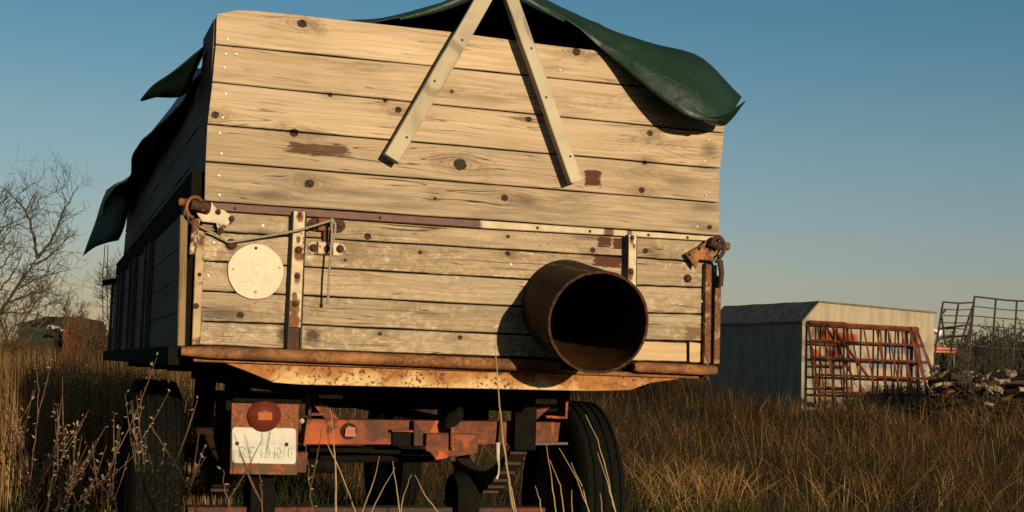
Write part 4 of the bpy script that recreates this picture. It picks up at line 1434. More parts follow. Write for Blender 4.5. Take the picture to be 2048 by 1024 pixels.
def field(n, y0, y1, seed, h0, h1, w0, shift=0.0, bright=.05, power=1.0, clump=.5, xr=(-.46, .46), lean=.45, name='dry_grass', label=''):
    r = np.random.default_rng(seed + 100)
    xy = scatter(n, y0, y1, seed, xr, power, clump)
    bed, u, v = cull(xy)
    xy = xy[~bed | (r.uniform(0, 1, len(xy)) < .12)]
    bed, u, v = cull(xy)
    h = r.uniform(h0, h1, len(xy)) * (1 + .35 * np.array([mnoise.noise((a * .8, b * .6, 9.1)) for a, b in xy]))
    h = np.where(bed, np.minimum(h, .22), h)
    h = np.where((xy[:, 1] > 25) & (xy[:, 1] < 36) & (xy[:, 0] > xy[:, 1] * .17), h * .62, h)
    h = np.where((xy[:, 1] > 19) & (xy[:, 0] > xy[:, 1] * .285), h * .62, h)
    h = h * np.interp(xy[:, 1], [0, 10, 13, 18, 40, 90], [1, .75, .9, 1.12, 1.3, 1.3])
    near_tail = (xy[:, 1] < 5.2) & (u > -.4) & (u < 2.3)
    h = np.where(near_tail, h * .55, h)
    w = np.maximum(w0, xy[:, 1] * .00034) * r.uniform(.6, 1.3, len(xy))
    ln = np.full(len(xy), lean) * r.uniform(.5, 1.5, len(xy))
    return blades(name, label, MDRY, xy, h, w, ln, np.clip(tone_field(xy, 3.3, r, bright=bright) + shift, 0, 1), seed)


field(24000, 3.2, 10.5, 21, .10, .28, .0026, -.12, .03, .8, .6, label='near stand of short brown dry grass round the trailer', lean=.8)
field(95000, 10.3, 28, 22, .28, .66, .0042, 0.0, .085, .9, .6, label='brown dry grass across the middle of the field', lean=.75)
field(60000, 26, 75, 23, .40, .80, .009, 0, .06, .9, .4, label='far dry grass running back to the shed and the houses', lean=.5)
# lighter single stems that lean every way
xy = scatter(7000, 6, 32, 24, (-.46, .46), 1.0, .5, .9)
bed, u, v = cull(xy); xy = xy[~bed]
r_ = np.random.default_rng(77)
h = r_.uniform(.4, .85, len(xy)); h = np.where(xy[:, 1] < 10.5, h * .5, h)
blades('pale_stems', 'pale thin stems leaning over the brown field', MDRY, xy, h, np.maximum(.0022, xy[:, 1] * .00026), r_.uniform(.1, 1.5, len(xy)), np.clip(r_.normal(.78, .2, len(xy)), 0, 1), 78, segs=4, curl=.5)
# short green grass between the dry stems
r_ = np.random.default_rng(5)
xy = scatter(80000, 3.2, 22, 31, (-.46, .46), .8, .9, .6)
h = r_.uniform(.10, .30, len(xy)) * np.where(xy[:, 1] < 12, 1.2, 1); w = np.maximum(.004, xy[:, 1] * .0004) * r_.uniform(.7, 1.3, len(xy))
blades('green_grass', 'short green grass growing between the dry stems', MGREEN, xy, h, w, np.full(len(xy), .6), np.clip(r_.normal(.45, .25, len(xy)), 0, 1), 32)
# tall straw on the left
xy = scatter(36000, 9.5, 26, 41, (-.50, -.22), 1.0, .55, .9)
h = r_.uniform(.80, 1.34, len(xy)) * (1 + .12 * np.array([mnoise.noise((a * .7, b * .5, 2.2)) for a, b in xy]))
w = np.maximum(.005, xy[:, 1] * .00036) * r_.uniform(.6, 1.2, len(xy))
blades('tall_straw', 'tall golden straw standing left of the trailer', MREED, xy, h, w, r_.uniform(.05, .5, len(xy)), np.clip(r_.normal(.5, .28, len(xy)), 0, 1), 42, curl=.6)
# bright tufts right of the wheel
cl = []
for (px, Y, n_, sp_r) in [(1275, 12.5, 420, .5), (1320, 11.5, 460, .45), (1390, 11.0, 420, .4), (1430, 12.2, 480, .5), (1500, 11.6, 460, .6), (1560, 12.5, 350, .5), (1340, 14, 380, .6), (1640, 12.0, 300, .5), (1850, 14, 300, .7), (1780, 11.6, 260, .4), (1980, 12.0, 300, .6), (1270, 18, 350, .7), (1860, 19, 420, .6), (1460, 22, 350, .9), (1250, 25, 350, .9), (1700, 17, 260, .7)]:
    x0 = (px - 1024) / FPX * Y
    n_ = int(n_ * .16)
    for q in range(2):
        cx0, cy0 = r_.normal(x0, sp_r * .6), r_.normal(Y, sp_r)
        cl.append(np.stack([r_.normal(cx0, .08 + .06 * q, n_ // 2), r_.normal(cy0, .10, n_ // 2)], 1))
xy = np.concatenate(cl)
bed, u, v = cull(xy); xy = xy[~bed]
h = r_.uniform(.25, .62, len(xy))
blades('straw_tufts', 'bright straw tufts right of the trailer wheel', MTUFT, xy, h, np.full(len(xy), .0075), np.full(len(xy), .95), np.clip(r_.normal(.34, .26, len(xy)), 0, 1), 52, segs=4, curl=.7)

# ------------------------------------------------------------------ stalks and weeds in front
MSTALK = plain('pale_stalk', (.36, .25, .13), .7, .2, .2, 20, 0)
MWEED = plain('weed_stem', (.13, .075, .04), .8, .2, .3, 20, 0)
MBUD = plain('weed_buds', (.26, .21, .13), .8, .2, .35, 120, 0)


def stalk(pts, Y, r_px, label, group='dry stalks in front of the trailer'):
    P3 = []
    for i, (x, y) in enumerate(pts): P3.append(G(x, y, Y + .05 * math.sin(i)))
    last = P3[-1]; d_ = (P3[-1] - P3[-2])
    foot = Vector((last.x + d_.x * .5, last.y, gz(last.x, last.y) - .02))
    P3.append(foot)
    base = P3[-1]
    loc = [p - base for p in P3]
    out = []
    for a, b in zip(loc, loc[1:]):
        for k in range(4): out.append(a.lerp(b, k / 4) + Vector((random.uniform(-1, 1), random.uniform(-1, 1), 0)) * .0015)
    out.append(loc[-1])
    rr = [lerp(.35, 1.0, i / (len(out) - 1)) * r_px / FPX * Y for i in range(len(out))]
    o = MB().tube(out, rr, 5).build('dry_stalk', MSTALK, smooth=60)
    o.location = base
    tag(o, label, 'stalk', group)
    return o


stalk([(989, 670), (995, 760), (1004, 860), (1018, 960), (1028, 1030)], 4.3, 2.6, 'tallest pale stalk, crossing the rusty cross beam left of the pipe', 'dry stalks in front of the trailer')
stalk([(661, 815), (668, 880), (672, 950), (673, 1030)], 4.3, 2.4, 'upright pale stalk crossing the red beam beside the number plate')
stalk([(642, 850), (655, 890), (675, 930), (700, 990), (712, 1030)], 4.3, 1.8, 'slanting stalk that leans across the upright one beside the plate')
stalk([(1013, 940), (1024, 980), (1034, 1030)], 4.2, 2.0, 'short pale stalk right beside the foot of the tallest stalk')
SLB = ['stalk leaning right under the left half of the red tow beam, nearest to its pocket', 'stalk leaning left under the red tow beam, next to the slanting pair', 'stalk bending left from the middle gap under the tow beam', 'short upright stalk left of the hitch plate',
       'curved stalk under the right end of the red tow beam', 'stalk between the right end of the tow beam and the tyre', 'low stalk bending right below the hitch plate']
for pts in [[(785, 922), (792, 970), (800, 1030)], [(760, 912), (748, 960), (722, 1030)], [(790, 935), (765, 980), (740, 1030)], [(822, 950), (808, 990), (800, 1030)],
            [(1093, 890), (1103, 960), (1113, 1030)], [(1100, 920), (1120, 970), (1128, 1030)], [(830, 760 + 190), (850, 990), (880, 1030)]]:
    stalk(pts, 4.3 + random.uniform(-.2, .3), 1.7, SLB.pop(0))
SRL = ['stalk rising from the left edge of the right tyre', 'shorter stalk beside the left edge of the right tyre', 'bright curved stalk across the outer ribs of the right tyre', 'longest stalk, arching over the whole right tyre',
       'short upright stalk before the inner face of the right tyre', 'stub of a stalk between the leaf spring and the tyre', 'short upright stalk at the foot of the right tyre']
for pts in [[(1118, 896), (1150, 950), (1165, 990), (1180, 1030)], [(1142, 925), (1165, 975), (1178, 1030)], [(1195, 905), (1213, 960), (1226, 1010), (1236, 1040)],
            [(1172, 830), (1195, 880), (1212, 940), (1232, 1030)], [(1143, 980), (1145, 1030)], [(1070, 972), (1080, 1000), (1084, 1030)], [(1200, 985), (1205, 1030)]]:
    stalk(pts, 4.5 + random.uniform(-.2, .3), 1.9, SRL.pop(0))


def weed(pts, Y, label, buds=26, group='dry weeds in the left foreground', branch=3, seed=0, rp=1.6):
    rn = random.Random(seed)
    P3 = [G(x, y, Y + .04 * math.sin(i * 1.3)) for i, (x, y) in enumerate(pts)]
    last = P3[-1]
    P3.append(Vector((last.x, last.y, gz(last.x, last.y) - .02)))
    base = P3[-1]
    loc = [p - base for p in P3]
    out = []
    for a, b in zip(loc, loc[1:]):
        for k in range(5): out.append(a.lerp(b, k / 5) + Vector((rn.uniform(-1, 1), rn.uniform(-1, 1), 0)) * .003)
    out.append(loc[-1])
    rr = [lerp(.4, 1.0, i / (len(out) - 1)) * rp / FPX * Y for i in range(len(out))]
    mb = MB().tube(out, rr, 5)
    tw = [out[:int(len(out) * .8)]]
    for k in range(branch):
        s0 = out[rn.randrange(3, max(4, int(len(out) * .7)))]
        L_ = rn.uniform(.07, .2)
        dv = Vector((rn.uniform(-1, 1), rn.uniform(-.6, .6), rn.uniform(.5, 1.4))).normalized()
        pp = [s0 + dv * L_ * t + Vector((0, 0, .04 * t * t)) for t in (0, .3, .6, 1)]
        mb.tube(pp, [rp * .6 / FPX * Y] * 3 + [rp * .3 / FPX * Y], 4)
        tw.append([pp[0].lerp(pp[3], t / 6) for t in range(7)])
    o = mb.build('dry_weed', MWEED, smooth=60)
    o.location = base
    tag(o, label, 'weed', group)
    bb = MB()
    for k in range(buds):
        t_ = rn.choice(tw) if k % 3 else tw[0]
        p = t_[rn.randrange(len(t_))] + Vector((rn.uniform(-1, 1), rn.uniform(-1, 1), rn.uniform(-1, 1))) * .006
        s_ = rn.uniform(.003, .008)
        dv = Vector((rn.uniform(-1, 1), rn.uniform(-1, 1), rn.uniform(-.2, 1))).normalized()
        a = dv.orthogonal().normalized(); b = dv.cross(a)
        bb.add([p, p + dv * s_ + a * s_ * .5, p + dv * s_ * 2.2, p + dv * s_ - a * s_ * .5, p + dv * s_ + b * s_ * .35], [(0, 1, 4), (1, 2, 4), (2, 3, 4), (3, 0, 4), (0, 3, 2, 1)])
    q = bb.build('buds', MBUD, o)
    q['kind'] = 'stuff'
    return o


WL = 'dry weed with small pale buds in the shaded left foreground'
wl = [([(68, 700), (77, 780), (72, 860), (60, 960), (55, 1030)], 5.0), ([(112, 805), (118, 850), (108, 930), (95, 1030)], 4.6), ([(130, 850), (128, 900), (105, 980), (90, 1030)], 4.4),
      ([(150, 865), (147, 930), (140, 990), (130, 1030)], 4.3), ([(240, 860), (238, 890), (215, 950), (180, 980), (150, 1010)], 4.4), ([(15, 820), (25, 880), (30, 940), (25, 1030)], 4.3),
      ([(38, 840), (42, 900), (50, 980), (55, 1030)], 4.2), ([(160, 935), (145, 980), (125, 1030)], 4.0), ([(10, 900), (25, 960), (30, 1030)], 4.0), ([(95, 915), (80, 970), (60, 1030)], 4.0), ([(185, 960), (170, 990), (165, 1030)], 3.9),
      ([(215, 920), (222, 980), (235, 1030)], 4.1), ([(60, 950), (50, 990), (45, 1030)], 3.8), ([(120, 960), (118, 1000), (112, 1030)], 3.8)]
WLB = ['tall budded weed reaching up to the straw, highest of the left foreground', 'budded weed just right of the tallest weed on the left', 'short weed between the tallest weed and the straight one beside it',
       'straight weed in the middle of the left foreground', 'weed with a long stem bending left beside the tyre shadow', 'weed at the left edge of the picture, taller of the two there',
       'budded weed between the left edge and the tallest weed', 'reddish slanting stem low in the left foreground', 'lower weed at the left edge of the picture', 'weed slanting left below the tallest weed',
       'short weed at the bottom edge below the bending weed', 'weed at the bottom edge left of the tyre', 'small weed in the bottom left corner', 'small weed at the bottom edge under the straight weed']
for i, (p_, Y) in enumerate(wl): weed(p_, Y, WLB[i], 34, seed=i)
WT = 'budded dry weed standing in front of the left rear tyre'
for i, (p_, Y) in enumerate([([(283, 780), (282, 830), (272, 880), (280, 940), (276, 1030)], 4.9), ([(266, 800), (267, 860), (272, 930), (276, 980), (280, 1030)], 4.6),
                             ([(290, 860), (292, 920), (285, 980), (282, 1030)], 4.5), ([(310, 940), (316, 990), (320, 1030)], 4.3), ([(352, 930), (354, 985), (362, 1030)], 4.3), ([(345, 985), (340, 1010), (330, 1030)], 4.2)]):
    weed(p_, Y, ['white budded weed rising to the top of the left tyre', 'reddish weed stem along the left edge of the left tyre', 'budded weed before the middle of the left tyre', 'short weed at the foot of the left tyre',
                 'weed at the foot of the left tyre, nearest to the plate', 'lowest sprig before the left tyre'][i], 30, 'dry weeds before the left tyre', 2, 40 + i)
weed([(300, 848), (330, 895), (357, 935), (380, 985), (396, 1030)], 4.3, 'bent brown weed stem leaning right below the corner post', 6, 'dry weeds before the left tyre', 2, 77, 2.4)
weed([(446, 940), (450, 980), (465, 1030)], 4.2, 'forked twig sprouting below the number plate', 6, 'dry weeds before the left tyre', 1, 78, 2.0)
weed([(518, 925), (521, 970), (527, 1030)], 4.3, 'straight twig sprouting right below the middle of the number plate', 4, 'dry weeds before the left tyre', 2, 79, 1.8)
weed([(610, 880), (616, 940), (625, 1030)], 4.3, 'budded twig just right of the number plate bracket', 8, 'dry weeds before the left tyre', 1, 80, 1.8)
# ==== END OF GRASS ====

# ------------------------------------------------------------------ the shed
SH0 = G(1603, 700, 35.0)
SHED = empty('tarp_shed', (SH0.x, 35.0, 0), R(23.5))
tag(SHED, 'flat topped shed with a sunlit cream canvas front beyond the dry grass', 'shed')
HE = (758 - 637) / FPX * 35 + EYE
HT = (759 - 598) / FPX * 35.3 + EYE
HR = (766.5 - 620) / FPX * 36.8 + EYE
WSH, LSH = 4.07, 4.3


def canvas_mat(name, c, c2, smudge=False):
    n = NT(name)
    o = n.obj(); P = n.sep(o)
    a = n.noise(n.scale(o, (6, 6, .8)), 1.0, 5, .6)
    b = n.noise(o, 1.7, 5, .65)
    col = n.mix(n.ss(a, .35, .68), c, c2)
    col = n.mix(n.ss(b, .45, .75, 0, .5), col, tuple(.5 * x for x in c2))
    if smudge:
        for (x, z, rx, rz, cc, k) in smudge:
            dx = n.math('MULTIPLY', n.math('SUBTRACT', P[0], x), 1 / rx); dz = n.math('MULTIPLY', n.math('SUBTRACT', P[2], z), 1 / rz)
            d = n.math('MAXIMUM', n.math('ABSOLUTE', dx), n.math('ABSOLUTE', dz))
            d = n.math('MULTIPLY_ADD', n.noise(o, 3.0, 3), .9, d)
            col = n.mix(n.ss(d, 1.5, 1.1, 0, k), col, cc)
    n.bump(n.math('ADD', a, b), .6, .03)
    return n.fin(col, .8, .2)


def shz(py, x=1700): return (763 - py) / FPX * 36 + EYE


ORG = (.42, .055, .012); BLU = (.05, .13, .25)
sm_ = [(.75, shz(672), .28, .17, ORG, .9), (1.35, shz(672), .38, .10, ORG, .9), (.42, shz(706), .14, .14, ORG, .9), (.95, shz(708), .22, .12, ORG, .9),
       (3.0, shz(690), .55, .16, BLU, .75), (3.55, shz(690), .35, .25, BLU, .6), (1.0, shz(716), .9, .08, BLU, .55), (2.6, shz(722), .8, .12, BLU, .4), (3.5, shz(728), .35, .22, BLU, .45)]
MFRONT = canvas_mat('cream_canvas', (.37, .31, .215), (.29, .24, .16), sm_)
MSHW = canvas_mat('blue_grey_sheet', (.40, .34, .235), (.28, .24, .165))
MSHR = canvas_mat('grey_roof_felt', (.13, .145, .125), (.085, .095, .08))
fp = [(0, -.1), (WSH, -.1), (WSH, HR), (.48, HT), (0, HE)]
MB().prism(fp, 0, .04).build('front_wall', MFRONT, SHED)
MB().box((0, .042, -.1), (.04, LSH, HE)).build('side_wall', MSHW, SHED)
MB().box((WSH - .04, .042, -.1), (WSH, LSH, HR - .05)).build('side_wall', MSHW, SHED)
MB().box((.042, LSH - .04, -.1), (WSH - .042, LSH, HE)).build('back_wall', MSHW, SHED)
rf = MB()
ro = []
for i in range(13):
    y = -.05 + (LSH + .1) * i / 12
    sg = -.012 * math.sin(math.pi * i / 12 * 3) ** 2
    ro += [(-.05, y, HE - .04 + sg * .3), (-.04, y, HE + .01 + sg * .3), (.48, y, HT + .02 + sg), (WSH + .05, y, HR + .02 + sg), (WSH + .05, y, HR - .02 + sg), (.48, y, HT - .02 + sg)]
fs = []
for i in range(12):
    for k in range(6):
        k2 = (k + 1) % 6
        fs.append((i * 6 + k, i * 6 + k2, (i + 1) * 6 + k2, (i + 1) * 6 + k))
fs += [(5, 4, 3, 2, 1, 0), tuple(72 + k for k in range(6))]
rf.add(ro, fs); rf.build('roof', MSHR, SHED)
MB().box((-.03, -.06, -.1), (.07, -.005, HE - .02)).build('corner_post', plain('pale_post', (.36, .31, .22)), SHED)

# rusty lattice frames leaning on the front of the shed
MFRAME = rusty('frame_red_rust', (.22, .055, .016), .6, rust=(.15, .036, .011), rust2=(.07, .020, .008), scale=3)


def lattice(x0, x1, h, y_foot, y_top, nv, nh, label, slant=0.0, diag=True, fat=.038):
    L0 = empty('lattice_frame', SHED.location, SHED.rotation_euler.z)
    tag(L0, label, 'metal frame', 'rusty frames leaning on the shed front')
    def pt(s_, t): return Vector((lerp(x0, x1, s_) + slant * t * (.4 + s_ * .6), lerp(y_foot, y_top, t), .34 + (h - .32) * t))
    def bar(a, b, f, nm):
        MB().tube([a, b], f, 4).build(nm, MFRAME, L0)
    for i in range(nv):
        s_ = i / (nv - 1)
        s2 = min(1, max(0, s_ + (random.uniform(-.02, .02) if 0 < i < nv - 1 else 0)))
        bar(pt(s2, 0), pt(s2, 1), fat if i in (0, nv - 1) else fat * .75, 'upright')
    for j in range(nh):
        t = j / (nh - 1) * .97 + .03
        bar(pt(0, t) + Vector((0, -fat * .9, 0)), pt(1, t) + Vector((0, -fat * .9, 0)), fat * (1.5 if j == nh - 1 else .8), 'rail')
    if diag:
        a = pt(.20, .97); b = pt(.46, .40)
        bar(a + Vector((0, -fat * 2, 0)), b + Vector((0, -fat * 2, 0)), fat * .9, 'diagonal')
    return L0


lattice(.10, 3.38, shz(651), -.75, -.10, 9, 6, 'front most rusty lattice frame with a long diagonal bar, leaning on the shed', 0, True)
lattice(.16, 1.30, shz(648), -.42, -.07, 5, 5, 'narrow rusty lattice frame at the left end, behind the front frame', -.05, False, .03)
lattice(2.3, 3.30, shz(652), -.40, -.06, 5, 6, 'narrow rusty lattice frame behind the right half of the front frame', .05, False, .03)
L4 = lattice(3.32, 3.74, shz(652), -.95, -.12, 2, 6, 'slanting rusty ladder frame at the right end of the shed front', -.32, False, .05)

# ------------------------------------------------------------------ bare trees and bushes
def bark(name, c):
    return plain(name, c, .9, .1, .3, 6, .3)


MBARK = bark('grey_brown_bark', (.055, .046, .028))
MTWIG = bark('twig_bark', (.060, .052, .030))
MBRAMB = bark('dark_bramble', (.026, .024, .014))


def tree(name, base, h, spread, seed, label, cat, group=None, levels=5, lean=(0, 0), trunk_r=.16, stems=1, mats=(MBARK, MTWIG), twig_r=.006, density=1.0, minlen=.12):
    rn = random.Random(seed)
    big = MB(); small = MB()
    def grow(p, d, L_, r_, lev):
        n_ = 4 if lev < 3 else 3
        pts = [p]; dd = d.copy()
        for i in range(n_):
            dd = (dd + Vector((rn.uniform(-1, 1), rn.uniform(-1, 1), rn.uniform(-.6, .9))) * (.16 if lev < 2 else .24)).normalized()
            pts.append(pts[-1] + dd * L_ / n_)
        r1 = max(r_ * .62, twig_r * .6)
        rr = [lerp(r_, r1, i / n_) for i in range(n_ + 1)]
        (big if lev < 2 else small).tube(pts, rr, 6 if lev < 2 else 3, False)
        if lev >= levels: return
        k = int((rn.choice([2, 3]) if lev < 2 else rn.choice([3, 4, 4])) * density + .5)
        for j in range(k):
            s_ = rn.uniform(.35, 1.0) if j else 1.0
            i_ = min(n_ - 1, int(s_ * n_)); q = pts[i_].lerp(pts[i_ + 1], s_ * n_ - i_) if s_ < 1 else pts[-1]
            a = dd.orthogonal().normalized(); b = dd.cross(a)
            th = rn.uniform(0, 6.28); an = rn.uniform(.35, .95) * spread if j else rn.uniform(.05, .35)
            nd = (dd * math.cos(an) + (a * math.cos(th) + b * math.sin(th)) * math.sin(an)).normalized()
            nd = (nd + Vector((0, 0, .12))).normalized()
            L2 = L_ * rn.uniform(.55, .80)
            if L2 > minlen: grow(q, nd, L2, max(r_ * rn.uniform(.42, .62), twig_r), lev + 1)
    root = empty(name, base)
    tag(root, label, cat, group)
    for s_ in range(stems):
        d = Vector((lean[0] + (rn.uniform(-.5, .5) if stems > 1 else 0), lean[1] + (rn.uniform(-.4, .4) if stems > 1 else 0), 1)).normalized()
        grow(Vector((rn.uniform(-.2, .2), rn.uniform(-.2, .2), -.1)) if stems > 1 else Vector((0, 0, -.1)), d, h * .36 * (rn.uniform(.7, 1.1) if stems > 1 else 1), trunk_r, 0)
    big.build('trunk', mats[0], root, smooth=60)
    cr_ = small.build('crown', mats[1], root, smooth=60)
    return root


def ground_at(px, Y): 
    x = G(px, 700, Y).x
    return (x, Y, gz(x, Y))


def limb_tree(name, limbs, Y, seed, label, group, mats, twig_r=.006, tl=.62, step=.085):
    rn = random.Random(seed)
    base = Vector(ground_at(limbs[0][0][0], Y))
    root = empty(name, base); tag(root, label, 'tree', group)
    big = MB(); small = MB()
    def twig(p, d, L_, r_, lev):
        pts = [p]; dd = d.copy()
        for i in range(3):
            dd = (dd + Vector((rn.uniform(-1, 1), rn.uniform(-1, 1), rn.uniform(-.4, .8))) * .22).normalized()
            pts.append(pts[-1] + dd * L_ / 3)
        small.tube(pts, [r_, r_ * .8, r_ * .6, r_ * .4], 3, False)
        if lev:
            for k in range(rn.choice([2, 3, 4])):
                i_ = rn.randrange(1, 4); q = pts[i_]
                sd = Vector((rn.uniform(-1, 1), rn.uniform(-1, 1), rn.uniform(-.5, .9))).normalized()
                twig(q, (dd * .6 + sd * .8).normalized(), L_ * rn.uniform(.5, .75), r_ * .7, lev - 1)
    for li, (pts, r_) in enumerate([(l[:-1], l[-1]) for l in limbs]):
        off = rn.uniform(-.5, .5) if li else 0
        P3 = [G(x, y, Y + off * i * .5) - base for i, (x, y) in enumerate(pts)]
        if li == 0: P3.insert(0, Vector((0, 0, -.1)))
        P3 = resample(P3, 5)
        P3 = [p + Vector((rn.uniform(-1, 1), rn.uniform(-1, 1), rn.uniform(-1, 1))) * .02 for p in P3]
        r_ *= .72
        rr = [lerp(r_, max(.007, r_ * .2), i / (len(P3) - 1)) for i in range(len(P3))]
        big.tube(P3, rr, 6, False)
        acc = 0
        for i in range(2, len(P3)):
            acc += (P3[i] - P3[i - 1]).length
            while acc > step:
                acc -= step
                sd = Vector((rn.uniform(-1, 1), rn.uniform(-1, 1), rn.uniform(-.6, .9))).normalized()
                dd = (P3[i] - P3[i - 1]).normalized()
                twig(P3[i], (dd * .5 + sd).normalized(), tl * rn.uniform(.5, 1.25), min(rr[i] * .6, twig_r * 1.6), rn.choice([1, 2, 2]))
    big.build('trunk', mats[0], root, smooth=60); small.build('crown', mats[1], root, smooth=60)
    return root


limb_tree('bare_tree', [((-34, 690), (-10, 640), (35, 572), (75, 515), .10), ((75, 515), (66, 470), (52, 425), (28, 395), (8, 375), .05), ((52, 425), (60, 402), (74, 384), .022),
    ((75, 515), (100, 485), (115, 455), (125, 425), (140, 400), (155, 372), .055), ((60, 530), (92, 518), (122, 488), (152, 466), .035), ((15, 605), (55, 590), (90, 584), (118, 592), .035),
    ((-14, 645), (-24, 570), (-12, 500), (8, 452), .06), ((-22, 560), (14, 520), (34, 478), .03), ((30, 580), (70, 560), (108, 546), (142, 540), .03), ((-30, 600), (-5, 585), (30, 540), (45, 500), .035),
    ((-5, 630), (30, 625), (70, 628), (100, 640), .025), ((-10, 500), (15, 470), (25, 430), .02)], 31, 4, 'bare wide crowned tree at the far left, its limbs reaching right', 'bare trees', (MBARK, MTWIG))
tree('bare_tree', ground_at(-110, 30), 5.4, 1.0, 8, 'bare tree cut by the left edge of the picture', 'tree', 'bare trees', 6, (-.1, 0), .10, 1)
tree('bare_tree', ground_at(205, 45), 5.2, 1.0, 12, 'slim bare tree just behind the left side of the trailer', 'tree', 'bare trees', 6, (-.05, 0), .11, 2)
tree('bare_tree', ground_at(120, 95), 5.0, 1.0, 15, 'small far bare tree above the red roofed house', 'tree', 'bare trees', 5, (0, 0), .1, 2, twig_r=.012)
tree('bare_tree', ground_at(20, 60), 4.8, 1.0, 17, 'low bushy bare tree left of the red roofed house', 'tree', 'bare trees', 5, (0, 0), .1, 3, twig_r=.010)
tree('bare_bush', ground_at(1968, 27), 2.45, .9, 21, 'thin bare bush with upright twigs in front of the wire frame', 'bush', None, 5, (0, 0), .022, 5, twig_r=.004, density=.9)


def bramble(name, px, Y, w, h, seed, label, group, n=420, mat=MBRAMB, d=None):
    rn = random.Random(seed)
    x, y, z = ground_at(px, Y)
    mb = MB()
    d = d or w * .6
    for i in range(n):
        p = Vector((rn.uniform(-w, w) * rn.uniform(.4, 1), rn.uniform(-d, d), rn.uniform(0, .3) * h))
        hh = h * (1 - .55 * (p.x / w) ** 2) * rn.uniform(.5, 1.1)
        q = p + Vector((rn.uniform(-.5, .5), rn.uniform(-.4, .4), hh))
        m_ = p.lerp(q, .55) + Vector((rn.uniform(-.15, .15), rn.uniform(-.15, .15), .15 * hh))
        s_ = rn.uniform(.006, .016) * Y / 30
        mb.tube([p, m_, q], [s_, s_ * .8, s_ * .3], 3, False)
        for k in range(3):
            a = m_.lerp(q, rn.random())
            c = a + Vector((rn.uniform(-.3, .3), rn.uniform(-.3, .3), rn.uniform(-.05, .3)))
            mb.tube([a, c], [s_ * .5, s_ * .3], 3, False)
            for kk in range(3):
                e_ = a.lerp(c, rn.random()); l = .05 * Y / 30
                dv = Vector((rn.uniform(-1, 1), rn.uniform(-1, 1), rn.uniform(-.4, 1))) * l
                sd = Vector((rn.uniform(-1, 1), rn.uniform(-1, 1), rn.uniform(-1, 1))) * l * .4
                mb.add([e_, e_ + dv * .5 + sd, e_ + dv, e_ + dv * .5 - sd], [(0, 1, 2, 3)])
    o = mb.build(name, mat)
    o.location = (x, y, z)
    tag(o, label, 'bush', group)
    return o


MHEDGE = bark('brown_hedge', (.065, .038, .018))
MFARH = bark('far_hedge', (.042, .040, .030))
bramble('bramble_bush', 2000, 33, 1.9, .85, 5, 'dark bramble thicket below the wire frame at the right', 'thickets', 650)
bramble('bramble_bush', 2120, 31, 1.6, 1.0, 6, 'dark bramble thicket cut by the right edge', 'thickets', 500)
bramble('bramble_bush', 1900, 39, .8, 1.0, 7, 'low dark thicket beside the right end of the shed', 'thickets', 350)
bramble('bramble_bush', 1300, 60, 4.0, 1.3, 8, 'far brown thicket seen below the trailer floor at the right', 'thickets', 400, MHEDGE)
bramble('hedge_shrub', 10, 30, 1.1, 1.1, 9, 'brown shrub at the far left behind the straw', 'hedge shrubs', 600, MHEDGE)
bramble('hedge_shrub', 60, 34, 1.2, 1.0, 10, 'low brown shrub in front of the red roofed house', 'hedge shrubs', 450, MHEDGE)
bramble('hedge_shrub', 222, 38, .7, 1.5, 11, 'tangled shrub beside the left side of the trailer', 'hedge shrubs', 450, MHEDGE)
for i, px in enumerate((1880, 1960, 2040, 2110)):
    bramble('far_shrub', px, 120, 7, [3.5, 4.2, 5.0, 4.6][i], 20 + i, ['far grey shrub right behind the shed', 'far grey shrub behind the left part of the wire frame', 'far grey shrub behind the right part of the wire frame', 'far grey shrub cut by the right edge'][i], 'far shrubs', 450, MFARH)

# unseen trees and a bush, placed behind the camera to shade field and weeds
def behind(s_, d_):
    return (s_ * math.cos(SUN_AZ) - d_ * math.sin(SUN_AZ), s_ * math.sin(SUN_AZ) + d_ * math.cos(SUN_AZ))


TG = 'bare trees along the track behind the viewer'
t1 = tree('unseen_tree', behind(9.5, -16) + (0,), 8.5, 1.0, 61, 'unseen bare tree placed to dapple the field, nearest to the trailer', 'tree', TG, 6, (0, 0), .16, 1, twig_r=.010, density=1.12)
for k_, (s_, d_, rz, sc, lb) in enumerate([(13.0, -11, 1.1, .95, 'second unseen bare tree placed to dapple the field'), (16.0, -15, 2.3, 1.0, 'third unseen bare tree placed to dapple the field'), (20.5, -9, 4.0, 1.0, 'fourth unseen bare tree placed to dapple the field'), (23.2, 13, 5.1, .62, 'bare tree on the track, beside the shed front')]):
    r_c = t1.copy(); COL.objects.link(r_c); r_c['label'] = lb
    for ch_ in t1.children:
        d_c = ch_.copy(); COL.objects.link(d_c); d_c.parent = r_c
    q_ = behind(s_, d_)
    r_c.location = (q_[0], q_[1], 0); r_c.rotation_euler = (0, 0, rz); r_c.scale = (sc, sc, sc) if sc > .7 else (1.1, 1.1, sc)
bq = behind(-2.1, -6.5)
rb2 = random.Random(99)
tb_ = MB()
for i in range(420):
    x = rb2.uniform(-2.8, 2.95)
    tb_.tube([(x * .9, rb2.uniform(-.4, .4), -.05), (x + rb2.uniform(-.15, .15), rb2.uniform(-.5, .5), 1.5), (min(2.95, x + rb2.uniform(-.3, .3)), rb2.uniform(-.6, .6), rb2.uniform(1.5, 2.3))], [.014, .009, .003], 3, False)
shb = tb_.build('unseen_bush', MBRAMB)  # added out of view, its outline shaped for the shadow at the left
lf_ = MB()
